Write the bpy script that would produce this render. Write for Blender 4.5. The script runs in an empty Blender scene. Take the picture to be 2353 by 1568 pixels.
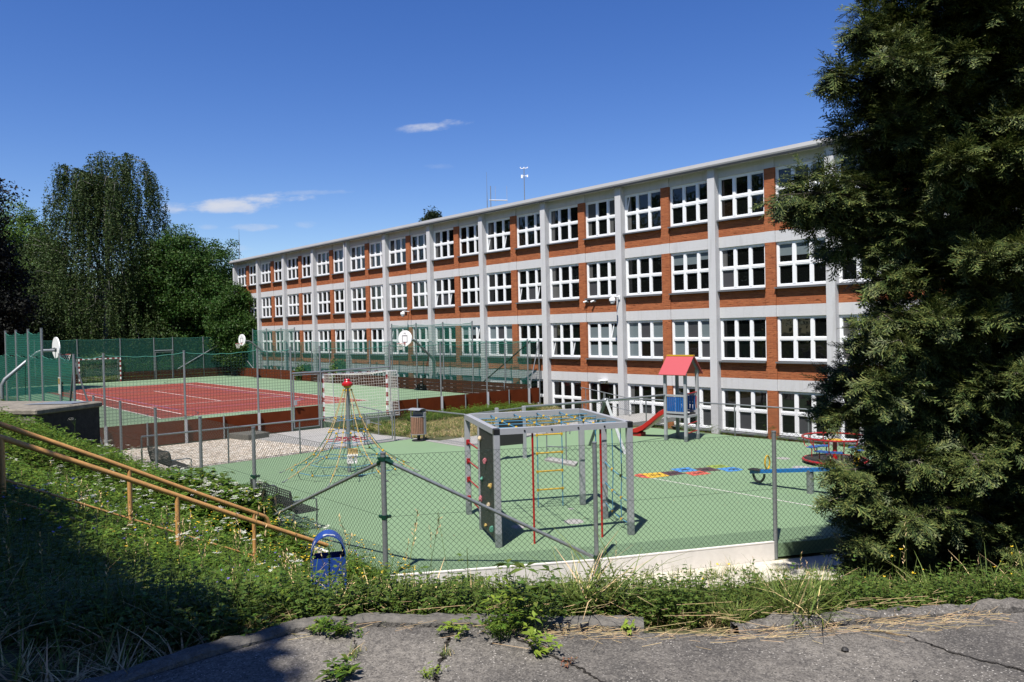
import bpy, math, random
import numpy as np
from mathutils import Vector, Matrix, noise as mnoise
rnd = random.Random(11); rng = np.random.default_rng(11)
sc = bpy.context.scene; COL = sc.collection
PI = math.pi; R = math.radians

# ------------------------------------------------------------------ camera model (x, y measured on a 2353 x 1568 print of the photo)
PIT, ROL, FV, CZ = -0.014833, -0.020952, 2980/1.7, 4.1
YAW = 0.841475; BAY = 5.3
_c, _s = math.cos(PIT), math.sin(PIT); cF = np.array([0, _c, _s]); cU0 = np.array([0, -_s, _c]); cX0 = np.array([1., 0, 0])
_c, _s = math.cos(ROL), math.sin(ROL); cR = _c*cX0 + _s*cU0; cU = -_s*cX0 + _c*cU0
CAM = np.array([0, 0, CZ])
def ray(x, y): return cF + (x-1176.5)/FV*cR - (y-784.1)/FV*cU
def P(x, y, z=0.0):
    d = ray(x, y); return Vector(CAM + d*((z-CZ)/d[2]))
def D(x, y, Y):
    d = ray(x, y); return Vector(CAM + d*(Y/d[1]))
CA, SA = math.cos(YAW), math.sin(YAW)
def AB(a, b, z=0.0): return Vector((-CA*a + SA*b, SA*a + CA*b, z))      # a: away along the school front, b: towards the school
def toAB(p): return (-CA*p[0] + SA*p[1], SA*p[0] + CA*p[1])
B0 = 5.50747*BAY
def a_at(x, b, y=780):
    d = ray(x, y); u = d[0]/d[1]; return b*(SA-CA*u)/(CA+SA*u)
def b_at(x, a, y=900):
    d = ray(x, y); u = d[0]/d[1]; return a*(CA+SA*u)/(SA-CA*u)

# ------------------------------------------------------------------ materials
KEEP = {'window_white', 'white_paint', 'soil_grass', 'lawn_ground', 'sandy_path', 'handrail_ochre', 'bunker_concrete', 'white_cord', 'net_cord', 'line_white', 'concrete_board'}
def mat(name, col, rough=.6, metal=0., var=0., vscale=8., bump=0., bscale=40., spec=.5, col2=None, dirt=0., dscale=1.2, island=0., trans=0., coat=0.):
    m = bpy.data.materials.new(name); m.use_nodes = True; nt = m.node_tree; N = nt.nodes; L = nt.links
    bs = N['Principled BSDF']; bs.inputs['Roughness'].default_value = rough; bs.inputs['Metallic'].default_value = metal
    bs.inputs['Specular IOR Level'].default_value = spec
    if coat: bs.inputs['Coat Weight'].default_value = coat
    k_ = 1. if island or name in KEEP else .67; col = tuple(c*k_ for c in col); col2 = tuple(c*k_ for c in col2) if col2 else None
    col = tuple(col)+(1,); bs.inputs['Base Color'].default_value = col
    tc = None
    def coords():
        nonlocal tc
        if tc is None: tc = N.new('ShaderNodeTexCoord')
        return tc.outputs['Object']
    cur = None
    if var or col2:
        n = N.new('ShaderNodeTexNoise'); n.inputs['Scale'].default_value = vscale; n.inputs['Detail'].default_value = 6; n.inputs['Roughness'].default_value = .65
        L.new(coords(), n.inputs['Vector'])
        mr = N.new('ShaderNodeMapRange'); mr.inputs[1].default_value = .32; mr.inputs[2].default_value = .68; L.new(n.outputs['Fac'], mr.inputs[0])
        mx = N.new('ShaderNodeMix'); mx.data_type = 'RGBA'; L.new(mr.outputs[0], mx.inputs['Factor'])
        c2 = tuple(col2)+(1,) if col2 else tuple(min(1, c*(1+var)) for c in col[:3])+(1,)
        c1 = col if col2 else tuple(c*(1-var) for c in col[:3])+(1,)
        mx.inputs['A'].default_value = c1; mx.inputs['B'].default_value = c2; cur = mx.outputs['Result']
    if dirt:
        n = N.new('ShaderNodeTexNoise'); n.inputs['Scale'].default_value = dscale; n.inputs['Detail'].default_value = 8; n.inputs['Roughness'].default_value = .7; n.inputs['Distortion'].default_value = .6
        L.new(coords(), n.inputs['Vector'])
        mr = N.new('ShaderNodeMapRange'); mr.inputs[1].default_value = .45; mr.inputs[2].default_value = .75; mr.inputs[4].default_value = dirt; L.new(n.outputs['Fac'], mr.inputs[0])
        mx = N.new('ShaderNodeMix'); mx.data_type = 'RGBA'; L.new(mr.outputs[0], mx.inputs['Factor'])
        if cur: L.new(cur, mx.inputs['A'])
        else: mx.inputs['A'].default_value = col
        mx.inputs['B'].default_value = tuple(c*.35+.02 for c in col[:3])+(1,); cur = mx.outputs['Result']
    if island:
        g = N.new('ShaderNodeNewGeometry'); hs = N.new('ShaderNodeHueSaturation')
        a = N.new('ShaderNodeMapRange'); a.inputs[3].default_value = 1-island; a.inputs[4].default_value = 1+island; L.new(g.outputs['Random Per Island'], a.inputs[0]); L.new(a.outputs[0], hs.inputs['Value'])
        w = N.new('ShaderNodeMath'); w.operation = 'MULTIPLY'; w.inputs[1].default_value = 7.31; L.new(g.outputs['Random Per Island'], w.inputs[0])
        f = N.new('ShaderNodeMath'); f.operation = 'FRACT'; L.new(w.outputs[0], f.inputs[0])
        h = N.new('ShaderNodeMapRange'); h.inputs[3].default_value = .5-island*.07; h.inputs[4].default_value = .5+island*.05; L.new(f.outputs[0], h.inputs[0]); L.new(h.outputs[0], hs.inputs['Hue'])
        if cur: L.new(cur, hs.inputs['Color'])
        else: hs.inputs['Color'].default_value = col
        cur = hs.outputs['Color']
    if cur: L.new(cur, bs.inputs['Base Color'])
    if bump:
        n = N.new('ShaderNodeTexNoise'); n.inputs['Scale'].default_value = bscale; n.inputs['Detail'].default_value = 5; L.new(coords(), n.inputs['Vector'])
        b = N.new('ShaderNodeBump'); b.inputs['Strength'].default_value = bump; b.inputs['Distance'].default_value = .02; L.new(n.outputs['Fac'], b.inputs['Height']); L.new(b.outputs[0], bs.inputs['Normal'])
    if trans:                                             # thin leaf: some light passes through
        tl = N.new('ShaderNodeBsdfTranslucent'); ms = N.new('ShaderNodeMixShader'); ms.inputs[0].default_value = trans
        if cur: L.new(cur, tl.inputs['Color'])
        else: tl.inputs['Color'].default_value = col
        L.new(bs.outputs[0], ms.inputs[1]); L.new(tl.outputs[0], ms.inputs[2]); L.new(ms.outputs[0], N['Material Output'].inputs['Surface'])
    return m

def brick_mat():
    m = bpy.data.materials.new('brick'); m.use_nodes = True; nt = m.node_tree; N = nt.nodes; L = nt.links; bs = N['Principled BSDF']
    bs.inputs['Roughness'].default_value = .85; bs.inputs['Specular IOR Level'].default_value = .25
    tc = N.new('ShaderNodeTexCoord'); sp = N.new('ShaderNodeSeparateXYZ'); L.new(tc.outputs['Object'], sp.inputs[0])
    ad = N.new('ShaderNodeMath'); ad.operation = 'ADD'; L.new(sp.outputs[0], ad.inputs[0]); L.new(sp.outputs[1], ad.inputs[1])
    cb = N.new('ShaderNodeCombineXYZ'); L.new(ad.outputs[0], cb.inputs[0]); L.new(sp.outputs[2], cb.inputs[1])
    br = N.new('ShaderNodeTexBrick'); L.new(cb.outputs[0], br.inputs['Vector']); br.inputs['Scale'].default_value = 1
    br.inputs['Brick Width'].default_value = .30; br.inputs['Row Height'].default_value = .083; br.inputs['Mortar Size'].default_value = .007; br.inputs['Mortar Smooth'].default_value = .3
    br.inputs['Color1'].default_value = (0.3416, 0.1109, 0.0432, 1); br.inputs['Color2'].default_value = (0.2648, 0.0800, 0.0319, 1); br.inputs['Mortar'].default_value = (0.3074, 0.1231, 0.0564, 1)
    n = N.new('ShaderNodeTexNoise'); n.inputs['Scale'].default_value = 3; n.inputs['Detail'].default_value = 8
    mp = N.new('ShaderNodeMapping'); mp.inputs['Scale'].default_value = (1, 4.5, 1); L.new(cb.outputs[0], mp.inputs[0]); L.new(mp.outputs[0], n.inputs['Vector'])
    mr = N.new('ShaderNodeMapRange'); mr.inputs[1].default_value = .57; mr.inputs[2].default_value = .72; L.new(n.outputs['Fac'], mr.inputs[0])
    mx = N.new('ShaderNodeMix'); mx.data_type = 'RGBA'; mx.inputs['B'].default_value = (0.1366, 0.0411, 0.0170, 1); L.new(br.outputs['Color'], mx.inputs['A'])
    ml = N.new('ShaderNodeMath'); ml.operation = 'MULTIPLY'; ml.inputs[1].default_value = .75; L.new(mr.outputs[0], ml.inputs[0]); L.new(ml.outputs[0], mx.inputs['Factor'])
    n2 = N.new('ShaderNodeTexNoise'); n2.inputs['Scale'].default_value = 4.2; n2.inputs['Detail'].default_value = 4; mp2 = N.new('ShaderNodeMapping'); mp2.inputs['Scale'].default_value = (1, 6, 1); mp2.inputs['Location'].default_value = (9, 3, 0); L.new(cb.outputs[0], mp2.inputs[0]); L.new(mp2.outputs[0], n2.inputs['Vector'])
    mr2 = N.new('ShaderNodeMapRange'); mr2.inputs[1].default_value = .62; mr2.inputs[2].default_value = .74; mr2.inputs[4].default_value = .6; L.new(n2.outputs['Fac'], mr2.inputs[0])
    mx2 = N.new('ShaderNodeMix'); mx2.data_type = 'RGBA'; mx2.inputs['B'].default_value = (0.4271, 0.2052, 0.0940, 1); L.new(mx.outputs['Result'], mx2.inputs['A']); L.new(mr2.outputs[0], mx2.inputs['Factor'])
    L.new(mx2.outputs['Result'], bs.inputs['Base Color'])
    bp = N.new('ShaderNodeBump'); bp.inputs['Strength'].default_value = .9; bp.inputs['Distance'].default_value = .02; iv = N.new('ShaderNodeMath'); iv.operation = 'SUBTRACT'; iv.inputs[0].default_value = 1
    L.new(br.outputs['Fac'], iv.inputs[1]); ad2 = N.new('ShaderNodeMath'); ad2.operation = 'SUBTRACT'; L.new(iv.outputs[0], ad2.inputs[0]); L.new(mr.outputs[0], ad2.inputs[1]); L.new(ad2.outputs[0], bp.inputs['Height']); L.new(bp.outputs[0], bs.inputs['Normal'])
    return m

def plaster_mat():
    m = mat('plaster', (.70, .70, .71), .85, dirt=.12, dscale=.9, bump=.25, bscale=14); nt = m.node_tree; N = nt.nodes; L = nt.links; bs = N['Principled BSDF']
    src = bs.inputs['Base Color'].links[0].from_socket; tc = N.new('ShaderNodeTexCoord'); mp = N.new('ShaderNodeMapping'); mp.inputs['Scale'].default_value = (5, 5, .35); L.new(tc.outputs['Object'], mp.inputs[0])
    n = N.new('ShaderNodeTexNoise'); n.inputs['Scale'].default_value = 1.0; n.inputs['Detail'].default_value = 7; n.inputs['Roughness'].default_value = .7; L.new(mp.outputs[0], n.inputs['Vector'])
    mr = N.new('ShaderNodeMapRange'); mr.inputs[1].default_value = .52; mr.inputs[2].default_value = .78; mr.inputs[4].default_value = .45; L.new(n.outputs['Fac'], mr.inputs[0])
    mx = N.new('ShaderNodeMix'); mx.data_type = 'RGBA'; L.new(mr.outputs[0], mx.inputs['Factor']); L.new(src, mx.inputs['A']); mx.inputs['B'].default_value = (.25, .24, .23, 1); L.new(mx.outputs['Result'], bs.inputs['Base Color']); return m

def glass_mat(name, base, rough=.02, wav=.03):
    m = mat(name, base, rough, spec=.62); nt = m.node_tree; N = nt.nodes; L = nt.links; bs = N['Principled BSDF']
    tc = N.new('ShaderNodeTexCoord'); n = N.new('ShaderNodeTexNoise'); n.inputs['Scale'].default_value = 1.6; n.inputs['Detail'].default_value = 1; L.new(tc.outputs['Object'], n.inputs['Vector'])
    b = N.new('ShaderNodeBump'); b.inputs['Strength'].default_value = wav; b.inputs['Distance'].default_value = .3; L.new(n.outputs['Fac'], b.inputs['Height']); L.new(b.outputs[0], bs.inputs['Normal'])
    return m

def net_mat(name, col, cover, cell=.1, line=.3):
    """knotted sports net: a grid of cords, open between them"""
    m = bpy.data.materials.new(name); m.use_nodes = True; nt = m.node_tree; N = nt.nodes; L = nt.links; bs = N['Principled BSDF']
    bs.inputs['Base Color'].default_value = tuple(col)+(1,); bs.inputs['Roughness'].default_value = .8
    tl = N.new('ShaderNodeBsdfTranslucent'); tl.inputs['Color'].default_value = tuple(col)+(1,); m1 = N.new('ShaderNodeMixShader'); m1.inputs[0].default_value = .3; L.new(bs.outputs[0], m1.inputs[1]); L.new(tl.outputs[0], m1.inputs[2])
    tr = N.new('ShaderNodeBsdfTransparent'); ms = N.new('ShaderNodeMixShader'); L.new(tr.outputs[0], ms.inputs[1]); L.new(m1.outputs[0], ms.inputs[2]); L.new(ms.outputs[0], N['Material Output'].inputs['Surface'])
    tc = N.new('ShaderNodeTexCoord'); sp = N.new('ShaderNodeSeparateXYZ'); L.new(tc.outputs['Object'], sp.inputs[0])
    fs = []
    for k, o in enumerate((sp.outputs[0], sp.outputs[2])):
        d = N.new('ShaderNodeMath'); d.operation = 'DIVIDE'; d.inputs[1].default_value = cell; L.new(o, d.inputs[0])
        f = N.new('ShaderNodeMath'); f.operation = 'FRACT'; L.new(d.outputs[0], f.inputs[0])
        g = N.new('ShaderNodeMath'); g.operation = 'LESS_THAN'; g.inputs[1].default_value = line; L.new(f.outputs[0], g.inputs[0]); fs.append(g.outputs[0])
    mx = N.new('ShaderNodeMath'); mx.operation = 'MAXIMUM'; L.new(fs[0], mx.inputs[0]); L.new(fs[1], mx.inputs[1])
    mr = N.new('ShaderNodeMapRange'); mr.inputs[3].default_value = max(0, cover-.18); mr.inputs[4].default_value = min(1, cover+.22); L.new(mx.outputs[0], mr.inputs[0]); L.new(mr.outputs[0], ms.inputs[0])
    return m

def asphalt_mat():
    m = bpy.data.materials.new('pavement'); m.use_nodes = True; nt = m.node_tree; N = nt.nodes; L = nt.links; bs = N['Principled BSDF']; bs.inputs['Roughness'].default_value = .9
    bs.inputs['Specular IOR Level'].default_value = .25
    tc = N.new('ShaderNodeTexCoord'); o = tc.outputs['Object']
    def nz(scale, det=6, rough=.6):
        n = N.new('ShaderNodeTexNoise'); n.inputs['Scale'].default_value = scale; n.inputs['Detail'].default_value = det; n.inputs['Roughness'].default_value = rough; L.new(o, n.inputs['Vector']); return n.outputs['Fac']
    def rng_(s, a, b, c=0., d=1.):
        r = N.new('ShaderNodeMapRange'); r.inputs[1].default_value = a; r.inputs[2].default_value = b; r.inputs[3].default_value = c; r.inputs[4].default_value = d; L.new(s, r.inputs[0]); return r.outputs[0]
    def mix(f, a, b):
        x = N.new('ShaderNodeMix'); x.data_type = 'RGBA'; L.new(f, x.inputs['Factor'])
        for k, v in (('A', a), ('B', b)):
            if isinstance(v, tuple): x.inputs[k].default_value = v+(1,)
            else: L.new(v, x.inputs[k])
        return x.outputs['Result']
    big = mix(rng_(nz(.9, 5), .40, .62), (.072, .067, .061), (.20, .182, .158))
    mid = mix(rng_(nz(28, 6, .8), .30, .60), (.040, .037, .035), big)
    v = N.new('ShaderNodeTexVoronoi'); v.inputs['Scale'].default_value = 58; ds = N.new('ShaderNodeVectorMath'); ds.operation = 'ADD'; dn = N.new('ShaderNodeTexNoise'); dn.inputs['Scale'].default_value = 35; L.new(o, dn.inputs['Vector']); dm = N.new('ShaderNodeVectorMath'); dm.operation = 'SCALE'; dm.inputs['Scale'].default_value = .022; L.new(dn.outputs['Color'], dm.inputs[0]); L.new(o, ds.inputs[0]); L.new(dm.outputs[0], ds.inputs[1]); L.new(ds.outputs[0], v.inputs['Vector'])
    st = N.new('ShaderNodeMath'); st.operation = 'LESS_THAN'; st.inputs[1].default_value = .22; L.new(v.outputs['Distance'], st.inputs[0])
    sp = N.new('ShaderNodeSeparateColor'); L.new(v.outputs['Color'], sp.inputs[0]); s2 = N.new('ShaderNodeMath'); s2.operation = 'GREATER_THAN'; s2.inputs[1].default_value = .62; L.new(sp.outputs[0], s2.inputs[0])
    an = N.new('ShaderNodeMath'); an.operation = 'MULTIPLY'; L.new(st.outputs[0], an.inputs[0]); L.new(s2.outputs[0], an.inputs[1])
    pm = N.new('ShaderNodeMath'); pm.operation = 'MULTIPLY'; L.new(an.outputs[0], pm.inputs[0]); L.new(rng_(nz(2.3, 4), .40, .60, .15, .95), pm.inputs[1]); v2 = N.new('ShaderNodeTexVoronoi'); v2.inputs['Scale'].default_value = 130; L.new(ds.outputs[0], v2.inputs['Vector']); s3 = N.new('ShaderNodeSeparateColor'); L.new(v2.outputs['Color'], s3.inputs[0]); mid = mix(rng_(s3.outputs[1], .55, 1.0, 0, .5), mid, (.24, .22, .195)); mid = mix(rng_(s3.outputs[2], .6, 1.0, 0, .7), mid, (.035, .032, .03)); c = mix(pm.outputs[0], mid, (.40, .375, .34))
    L.new(c, bs.inputs['Base Color'])
    b = N.new('ShaderNodeBump'); b.inputs['Strength'].default_value = .8; b.inputs['Distance'].default_value = .006; L.new(nz(90, 4, .7), b.inputs['Height']); L.new(b.outputs[0], bs.inputs['Normal'])
    return m

def gravel_mat():
    m = mat('gravel', (.5, .45, .38), .9); nt = m.node_tree; N = nt.nodes; L = nt.links; bs = N['Principled BSDF']
    tc = N.new('ShaderNodeTexCoord'); v = N.new('ShaderNodeTexVoronoi'); v.inputs['Scale'].default_value = 11; L.new(tc.outputs['Object'], v.inputs['Vector'])
    sp = N.new('ShaderNodeSeparateColor'); L.new(v.outputs['Color'], sp.inputs[0])
    cr = N.new('ShaderNodeValToRGB'); cr.color_ramp.elements[0].color = (.40, .31, .22, 1); cr.color_ramp.elements[1].color = (.74, .69, .61, 1); L.new(sp.outputs[0], cr.inputs[0])
    mr = N.new('ShaderNodeMapRange'); mr.inputs[1].default_value = .40; mr.inputs[2].default_value = .70; mr.inputs[4].default_value = .7; L.new(v.outputs['Distance'], mr.inputs[0])
    mx = N.new('ShaderNodeMix'); mx.data_type = 'RGBA'; mx.inputs['B'].default_value = (.16, .13, .10, 1); L.new(mr.outputs[0], mx.inputs['Factor']); L.new(cr.outputs[0], mx.inputs['A']); L.new(mx.outputs['Result'], bs.inputs['Base Color'])
    b = N.new('ShaderNodeBump'); b.invert = True; b.inputs['Strength'].default_value = 1; b.inputs['Distance'].default_value = .05; L.new(v.outputs['Distance'], b.inputs['Height']); L.new(b.outputs[0], bs.inputs['Normal'])
    return m

M = dict(
 brick=brick_mat(),
 plaster=plaster_mat(),
 upvc=mat('window_white', (.74, .75, .76), .35), sill=mat('sill_metal', (.30, .31, .33), .4, .5),
 glass=glass_mat('glass', (.006, .007, .007)), glass2=glass_mat('glass_brown', (.016, .010, .007)), screen=mat('insect_screen', (.058, .058, .064), .6), reveal=glass_mat('glass_over_wall', (.13, .13, .125)), blind=glass_mat('glass_over_blind', (.20, .245, .26), .05),
 roofm=mat('roof_metal', (.42, .42, .41), .5, .2, dirt=.18, dscale=.8), dark=mat('dark_trim', (.03, .032, .035), .5), soffit=mat('soffit', (.55, .55, .55), .8),
 galv=mat('galvanised_steel', (.36, .385, .40), .45, .55, var=.16, vscale=25), galvd=mat('weathered_steel', (.24, .26, .27), .55, .5, var=.2, vscale=18), alu=mat('aluminium', (.46, .47, .50), .5, .15, var=.05, vscale=12), aludark=mat('post_foot_grey', (.27, .30, .31), .5, .3, var=.1),
 black=mat('black_plastic', (.012, .012, .013), .45), blackpanel=mat('black_panel', (.021, .021, .021), .6, bump=.25, bscale=60, var=.2, vscale=30),
 rubber=mat('rubber_green', (.222, .335, .195), .9, var=.12, vscale=140, spec=.2, dirt=.16, dscale=.45), court=mat('court_green', (.225, .33, .205), .85, var=.07, vscale=60, spec=.25, dirt=.16, dscale=.30), red=mat('court_red', (.275, .056, .040), .85, var=.10, vscale=50, spec=.25, dirt=.06, dscale=.4),
 line=mat('line_white', (.62, .58, .55), .7, var=.1), liney=mat('line_yellow', (.55, .36, .10), .7), linev=mat('line_violet', (.26, .17, .42), .7), lined=mat('line_dark', (.04, .025, .04), .7),
 gravel=gravel_mat(), paver=mat('concrete_paver', (.40, .388, .37), .9, var=.08, vscale=30, dirt=.2, dscale=1.5), asphalt=asphalt_mat(), kerb=mat('old_concrete', (.16, .148, .13), .95, var=.35, vscale=22, bump=.9, bscale=45, dirt=.45, dscale=2.5), kwhite=mat('concrete_board', (.62, .59, .56), .85, var=.05, dirt=.14, dscale=2), crack=mat('crack_dirt', (.022, .017, .012), 1), sand=mat('sandy_path', (.50, .46, .39), .95, var=.12, vscale=14),
 soil=mat('soil_grass', (.040, .050, .016), 1, col2=(.085, .075, .030), vscale=3.0), lawn=mat('lawn_ground', (.07, .10, .028), 1, col2=(.14, .12, .055), vscale=1.1),
 board=mat('board_brown', (.145, .030, .008), .8, spec=.1, var=.14, vscale=2.2, dirt=.15, dscale=1.3), boarddk=mat('board_dark', (.062, .024, .012), .8, spec=.1, var=.25, vscale=3), batten=mat('board_batten', (.40, .34, .22), .6),
 netg=net_mat('net_green_thick', (.008, .13, .095), .66), netf=net_mat('net_green_far', (.010, .085, .062), .62), netb=net_mat('net_green_thin', (.012, .15, .11), .36), netn=net_mat('net_dark', (.02, .06, .05), .20, .12, .22),
 cordg=mat('net_cord', (.03, .16, .12), .7), wire=mat('green_wire', (.012, .035, .024), .5), cordw=mat('white_cord', (.70, .69, .64), .8), clampg=mat('clamp_green', (.006, .05, .03), .4),
 redp=mat('red_paint', (.52, .012, .012), .3, coat=.3), redd=mat('red_steel', (.40, .018, .022), .35), pinkroof=mat('roof_panel_red', (.56, .10, .11), .4), yellow=mat('yellow_plastic', (.70, .42, .02), .4), bluep=mat('blue_panel', (.018, .125, .42), .4), blueb=mat('seesaw_blue', (.012, .17, .50), .4), ropeb=mat('rope_blue', (.06, .25, .42), .7), ropey=mat('rope_yellow', (.62, .44, .20), .7), ropeg=mat('rope_green', (.02, .17, .10), .7), roper=mat('rope_red', (.38, .02, .05), .7),
 white=mat('white_paint', (.80, .80, .80), .4), maroon=mat('tile_maroon', (.085, .035, .045), .8), tiley=mat('tile_yellow', (.72, .43, .03), .8), tiler=mat('tile_red', (.62, .11, .07), .8), tileb=mat('tile_blue', (.06, .25, .58), .8), tileg=mat('tile_lime', (.30, .40, .06), .8), ink=mat('ink', (.012, .012, .014), .7),
 ochre=mat('handrail_ochre', (.47, .245, .080), .55, var=.10, vscale=14, dirt=.30, dscale=6, bump=.15, bscale=50), binblue=mat('bin_blue', (.022, .075, .36), .38, var=.10, vscale=9, dirt=.22, dscale=7), sticker=mat('torn_sticker', (.55, .58, .60), .6, var=.2, vscale=20), bininside=mat('bin_inside', (.012, .012, .014), .8),
 woodslat=mat('wood_slat', (.36, .19, .125), .6, var=.22, vscale=9), greyp=mat('grey_coat', (.40, .42, .46), .4, .2),
 bench=mat('bench_steel', (.045, .042, .040), .55, .3), block=mat('bunker_concrete', (.175, .155, .125), .95, var=.35, vscale=7, bump=.7, bscale=18, dirt=.5, dscale=1.6), blockshade=mat('bunker_shaded_side', (.045, .04, .036), .95, var=.4, vscale=6, bump=.5, bscale=20, dirt=.4, dscale=2), platem=mat('metal_sheet', (.5, .55, .62), .3, .5),
 holdp=mat('hold_pink', (.55, .17, .20), .7), holdb=mat('hold_beige', (.62, .50, .32), .7), holdg=mat('hold_green', (.10, .33, .24), .7), holdy=mat('hold_yellow', (.62, .42, .12), .7),
 paper=mat('paper', (.72, .71, .68), .4), picture=mat('print_brown', (.30, .17, .06), .5, col2=(.55, .42, .16), vscale=14),
 bark=mat('bark', (.07, .052, .038), .95, var=.3, vscale=9, bump=.6, bscale=12), birchbark=mat('birch_bark', (.48, .46, .42), .8, col2=(.08, .07, .06), vscale=5), twig=mat('pale_twig', (.27, .235, .185), .9),
 lbirch=mat('leaf_birch', (.034, .058, .014), .6, spec=.2, island=.5, trans=.15), lgreen=mat('leaf_green', (.048, .105, .016), .55, spec=.25, island=.4, trans=.3), llime=mat('leaf_lime', (.085, .15, .026), .5, spec=.25, island=.35, trans=.3), lmid=mat('leaf_mid', (.034, .078, .013), .55, spec=.2, island=.45, trans=.25), ldark=mat('leaf_dark', (.014, .024, .008), .6, spec=.15, island=.4, trans=.15), lshaded=mat('leaf_shaded', (.008, .009, .007), .6, spec=.12, island=.4, trans=.1), lcon=mat('cypress_leaf', (.034, .054, .014), .6, spec=.2, island=.5, trans=.10), lcon2=mat('cypress_leaf_tip', (.125, .150, .042), .5, spec=.25, island=.4, trans=.2),
 g1=mat('weed_leaf', (.085, .150, .020), .55, spec=.25, island=.45, trans=.35), g2=mat('clover_leaf', (.078, .125, .022), .55, spec=.25, island=.45, trans=.3), g3=mat('grass_blade', (.135, .180, .040), .55, spec=.25, island=.45, trans=.35), straw=mat('straw', (.46, .34, .17), .8, island=.35), fw=mat('flower_white', (.78, .78, .66), .7), fy=mat('flower_yellow', (.80, .55, .02), .6), fp=mat('flower_violet', (.20, .16, .52), .6), lime2=mat('young_leaf', (.19, .27, .03), .5, island=.25, trans=.35), autumn=mat('leaf_brown', (.20, .075, .03), .8, island=.4),
)

# ------------------------------------------------------------------ mesh building
class MB:
    def __init__(s): s.v = []; s.f = []; s.m = []; s.mi = 0
    def mat(s, i): s.mi = i; return s
    def add(s, vs, fs):
        o = len(s.v); s.v += [tuple(v) for v in vs]; s.f += [tuple(i+o for i in f) for f in fs]; s.m += [s.mi]*len(fs); return s
    def box(s, c, size, rz=0., bev=0., M4=None):
        x, y, z = size[0]/2, size[1]/2, size[2]/2; c = Vector(c); T = Matrix.Rotation(rz, 3, 'Z')
        b = min(bev, x*.9, y*.9, z*.9)
        if b <= 0:
            pts = [Vector((i, j, k)) for k in (-z, z) for j in (-y, y) for i in (-x, x)]
            fs = [(0, 2, 3, 1), (4, 5, 7, 6), (0, 1, 5, 4), (2, 6, 7, 3), (0, 4, 6, 2), (1, 3, 7, 5)]
        else:
            pts = []; fs = []
            ring = [(-x+b, -y), (x-b, -y), (x, -y+b), (x, y-b), (x-b, y), (-x+b, y), (-x, y-b), (-x, -y+b)]
            ins = [(-x+b, -y+b), (x-b, -y+b), (x-b, -y+b), (x-b, y-b), (x-b, y-b), (-x+b, y-b), (-x+b, y-b), (-x+b, -y+b)]
            for zz, rg in ((-z, ins), (-z+b, ring), (z-b, ring), (z, ins)): pts += [Vector((p[0], p[1], zz)) for p in rg]
            for L in range(3):
                for i in range(8): fs.append((L*8+i, L*8+(i+1) % 8, L*8+8+(i+1) % 8, L*8+8+i))
            fs.append(tuple(range(7, -1, -1))); fs.append(tuple(range(24, 32)))
        pts = [T @ p + c for p in pts]
        if M4 is not None: pts = [M4 @ p for p in pts]
        return s.add(pts, fs)
    def bar(s, a, b, w, h, up=(0, 0, 1)):                      # rectangular bar from a to b
        a, b = Vector(a), Vector(b); d = (b-a).normalized(); u = Vector(up); sd = d.cross(u)
        if sd.length < 1e-5: sd = d.cross(Vector((0, 1, 0)))
        sd.normalize(); u = sd.cross(d); sd *= w/2; u *= h/2
        p = [a-sd-u, a+sd-u, a+sd+u, a-sd+u]; q = [b-sd-u, b+sd-u, b+sd+u, b-sd+u]
        return s.add(p+q, [(0, 1, 2, 3), (7, 6, 5, 4), (0, 4, 5, 1), (1, 5, 6, 2), (2, 6, 7, 3), (3, 7, 4, 0)])
    def tube(s, pts, r, n=8, cap=True, closed=False):
        pts = [Vector(p) for p in pts]; k = len(pts); rs = r if isinstance(r, (list, tuple)) else [r]*k
        vs = []; prev = None
        for i, p in enumerate(pts):
            if closed: t = pts[(i+1) % k]-pts[i-1]
            else: t = pts[min(i+1, k-1)]-pts[max(i-1, 0)]
            if t.length < 1e-9: t = Vector((0, 0, 1))
            t.normalize()
            if prev is None:
                u = t.cross(Vector((0, 0, 1)))
                if u.length < 1e-3: u = t.cross(Vector((1, 0, 0)))
            else: u = prev-t*prev.dot(t)
            u.normalize(); prev = u; w = t.cross(u)
            vs += [p+(u*math.cos(2*PI*j/n)+w*math.sin(2*PI*j/n))*rs[i] for j in range(n)]
        fs = []
        for i in range(k if closed else k-1):
            a, b = i*n, ((i+1) % k)*n
            for j in range(n): fs.append((a+j, a+(j+1) % n, b+(j+1) % n, b+j))
        if cap and not closed: fs.append(tuple(range(n-1, -1, -1))); fs.append(tuple((k-1)*n+j for j in range(n)))
        return s.add(vs, fs)
    def lathe(s, c, prof, n=20):                                # prof: (r, z) bottom to top about vertical axis
        c = Vector(c); vs = []; fs = []
        for r, z in prof: vs += [c+Vector((r*math.cos(2*PI*j/n), r*math.sin(2*PI*j/n), z)) for j in range(n)]
        for i in range(len(prof)-1):
            for j in range(n): fs.append((i*n+j, i*n+(j+1) % n, (i+1)*n+(j+1) % n, (i+1)*n+j))
        fs.append(tuple(range(n-1, -1, -1))); fs.append(tuple((len(prof)-1)*n+j for j in range(n)))
        return s.add(vs, fs)
    def poly(s, pts): pts = list(pts); return s.add(pts, [tuple(range(len(pts)))])
    def prism(s, pts, h):                                       # polygon (ccw from above) extruded downwards by h
        pts = [Vector(p) for p in pts]; n = len(pts); lo = [p-Vector((0, 0, h)) for p in pts]
        return s.add(pts+lo, [tuple(range(n)), tuple(range(2*n-1, n-1, -1))]+[(i, n+i, n+(i+1) % n, (i+1) % n) for i in range(n)])
    def extrude(s, pts, vec):
        pts = [Vector(p) for p in pts]; n = len(pts); q = [p+Vector(vec) for p in pts]
        return s.add(pts+q, [tuple(range(n-1, -1, -1)), tuple(range(n, 2*n))]+[(i, (i+1) % n, n+(i+1) % n, n+i) for i in range(n)])
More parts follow.
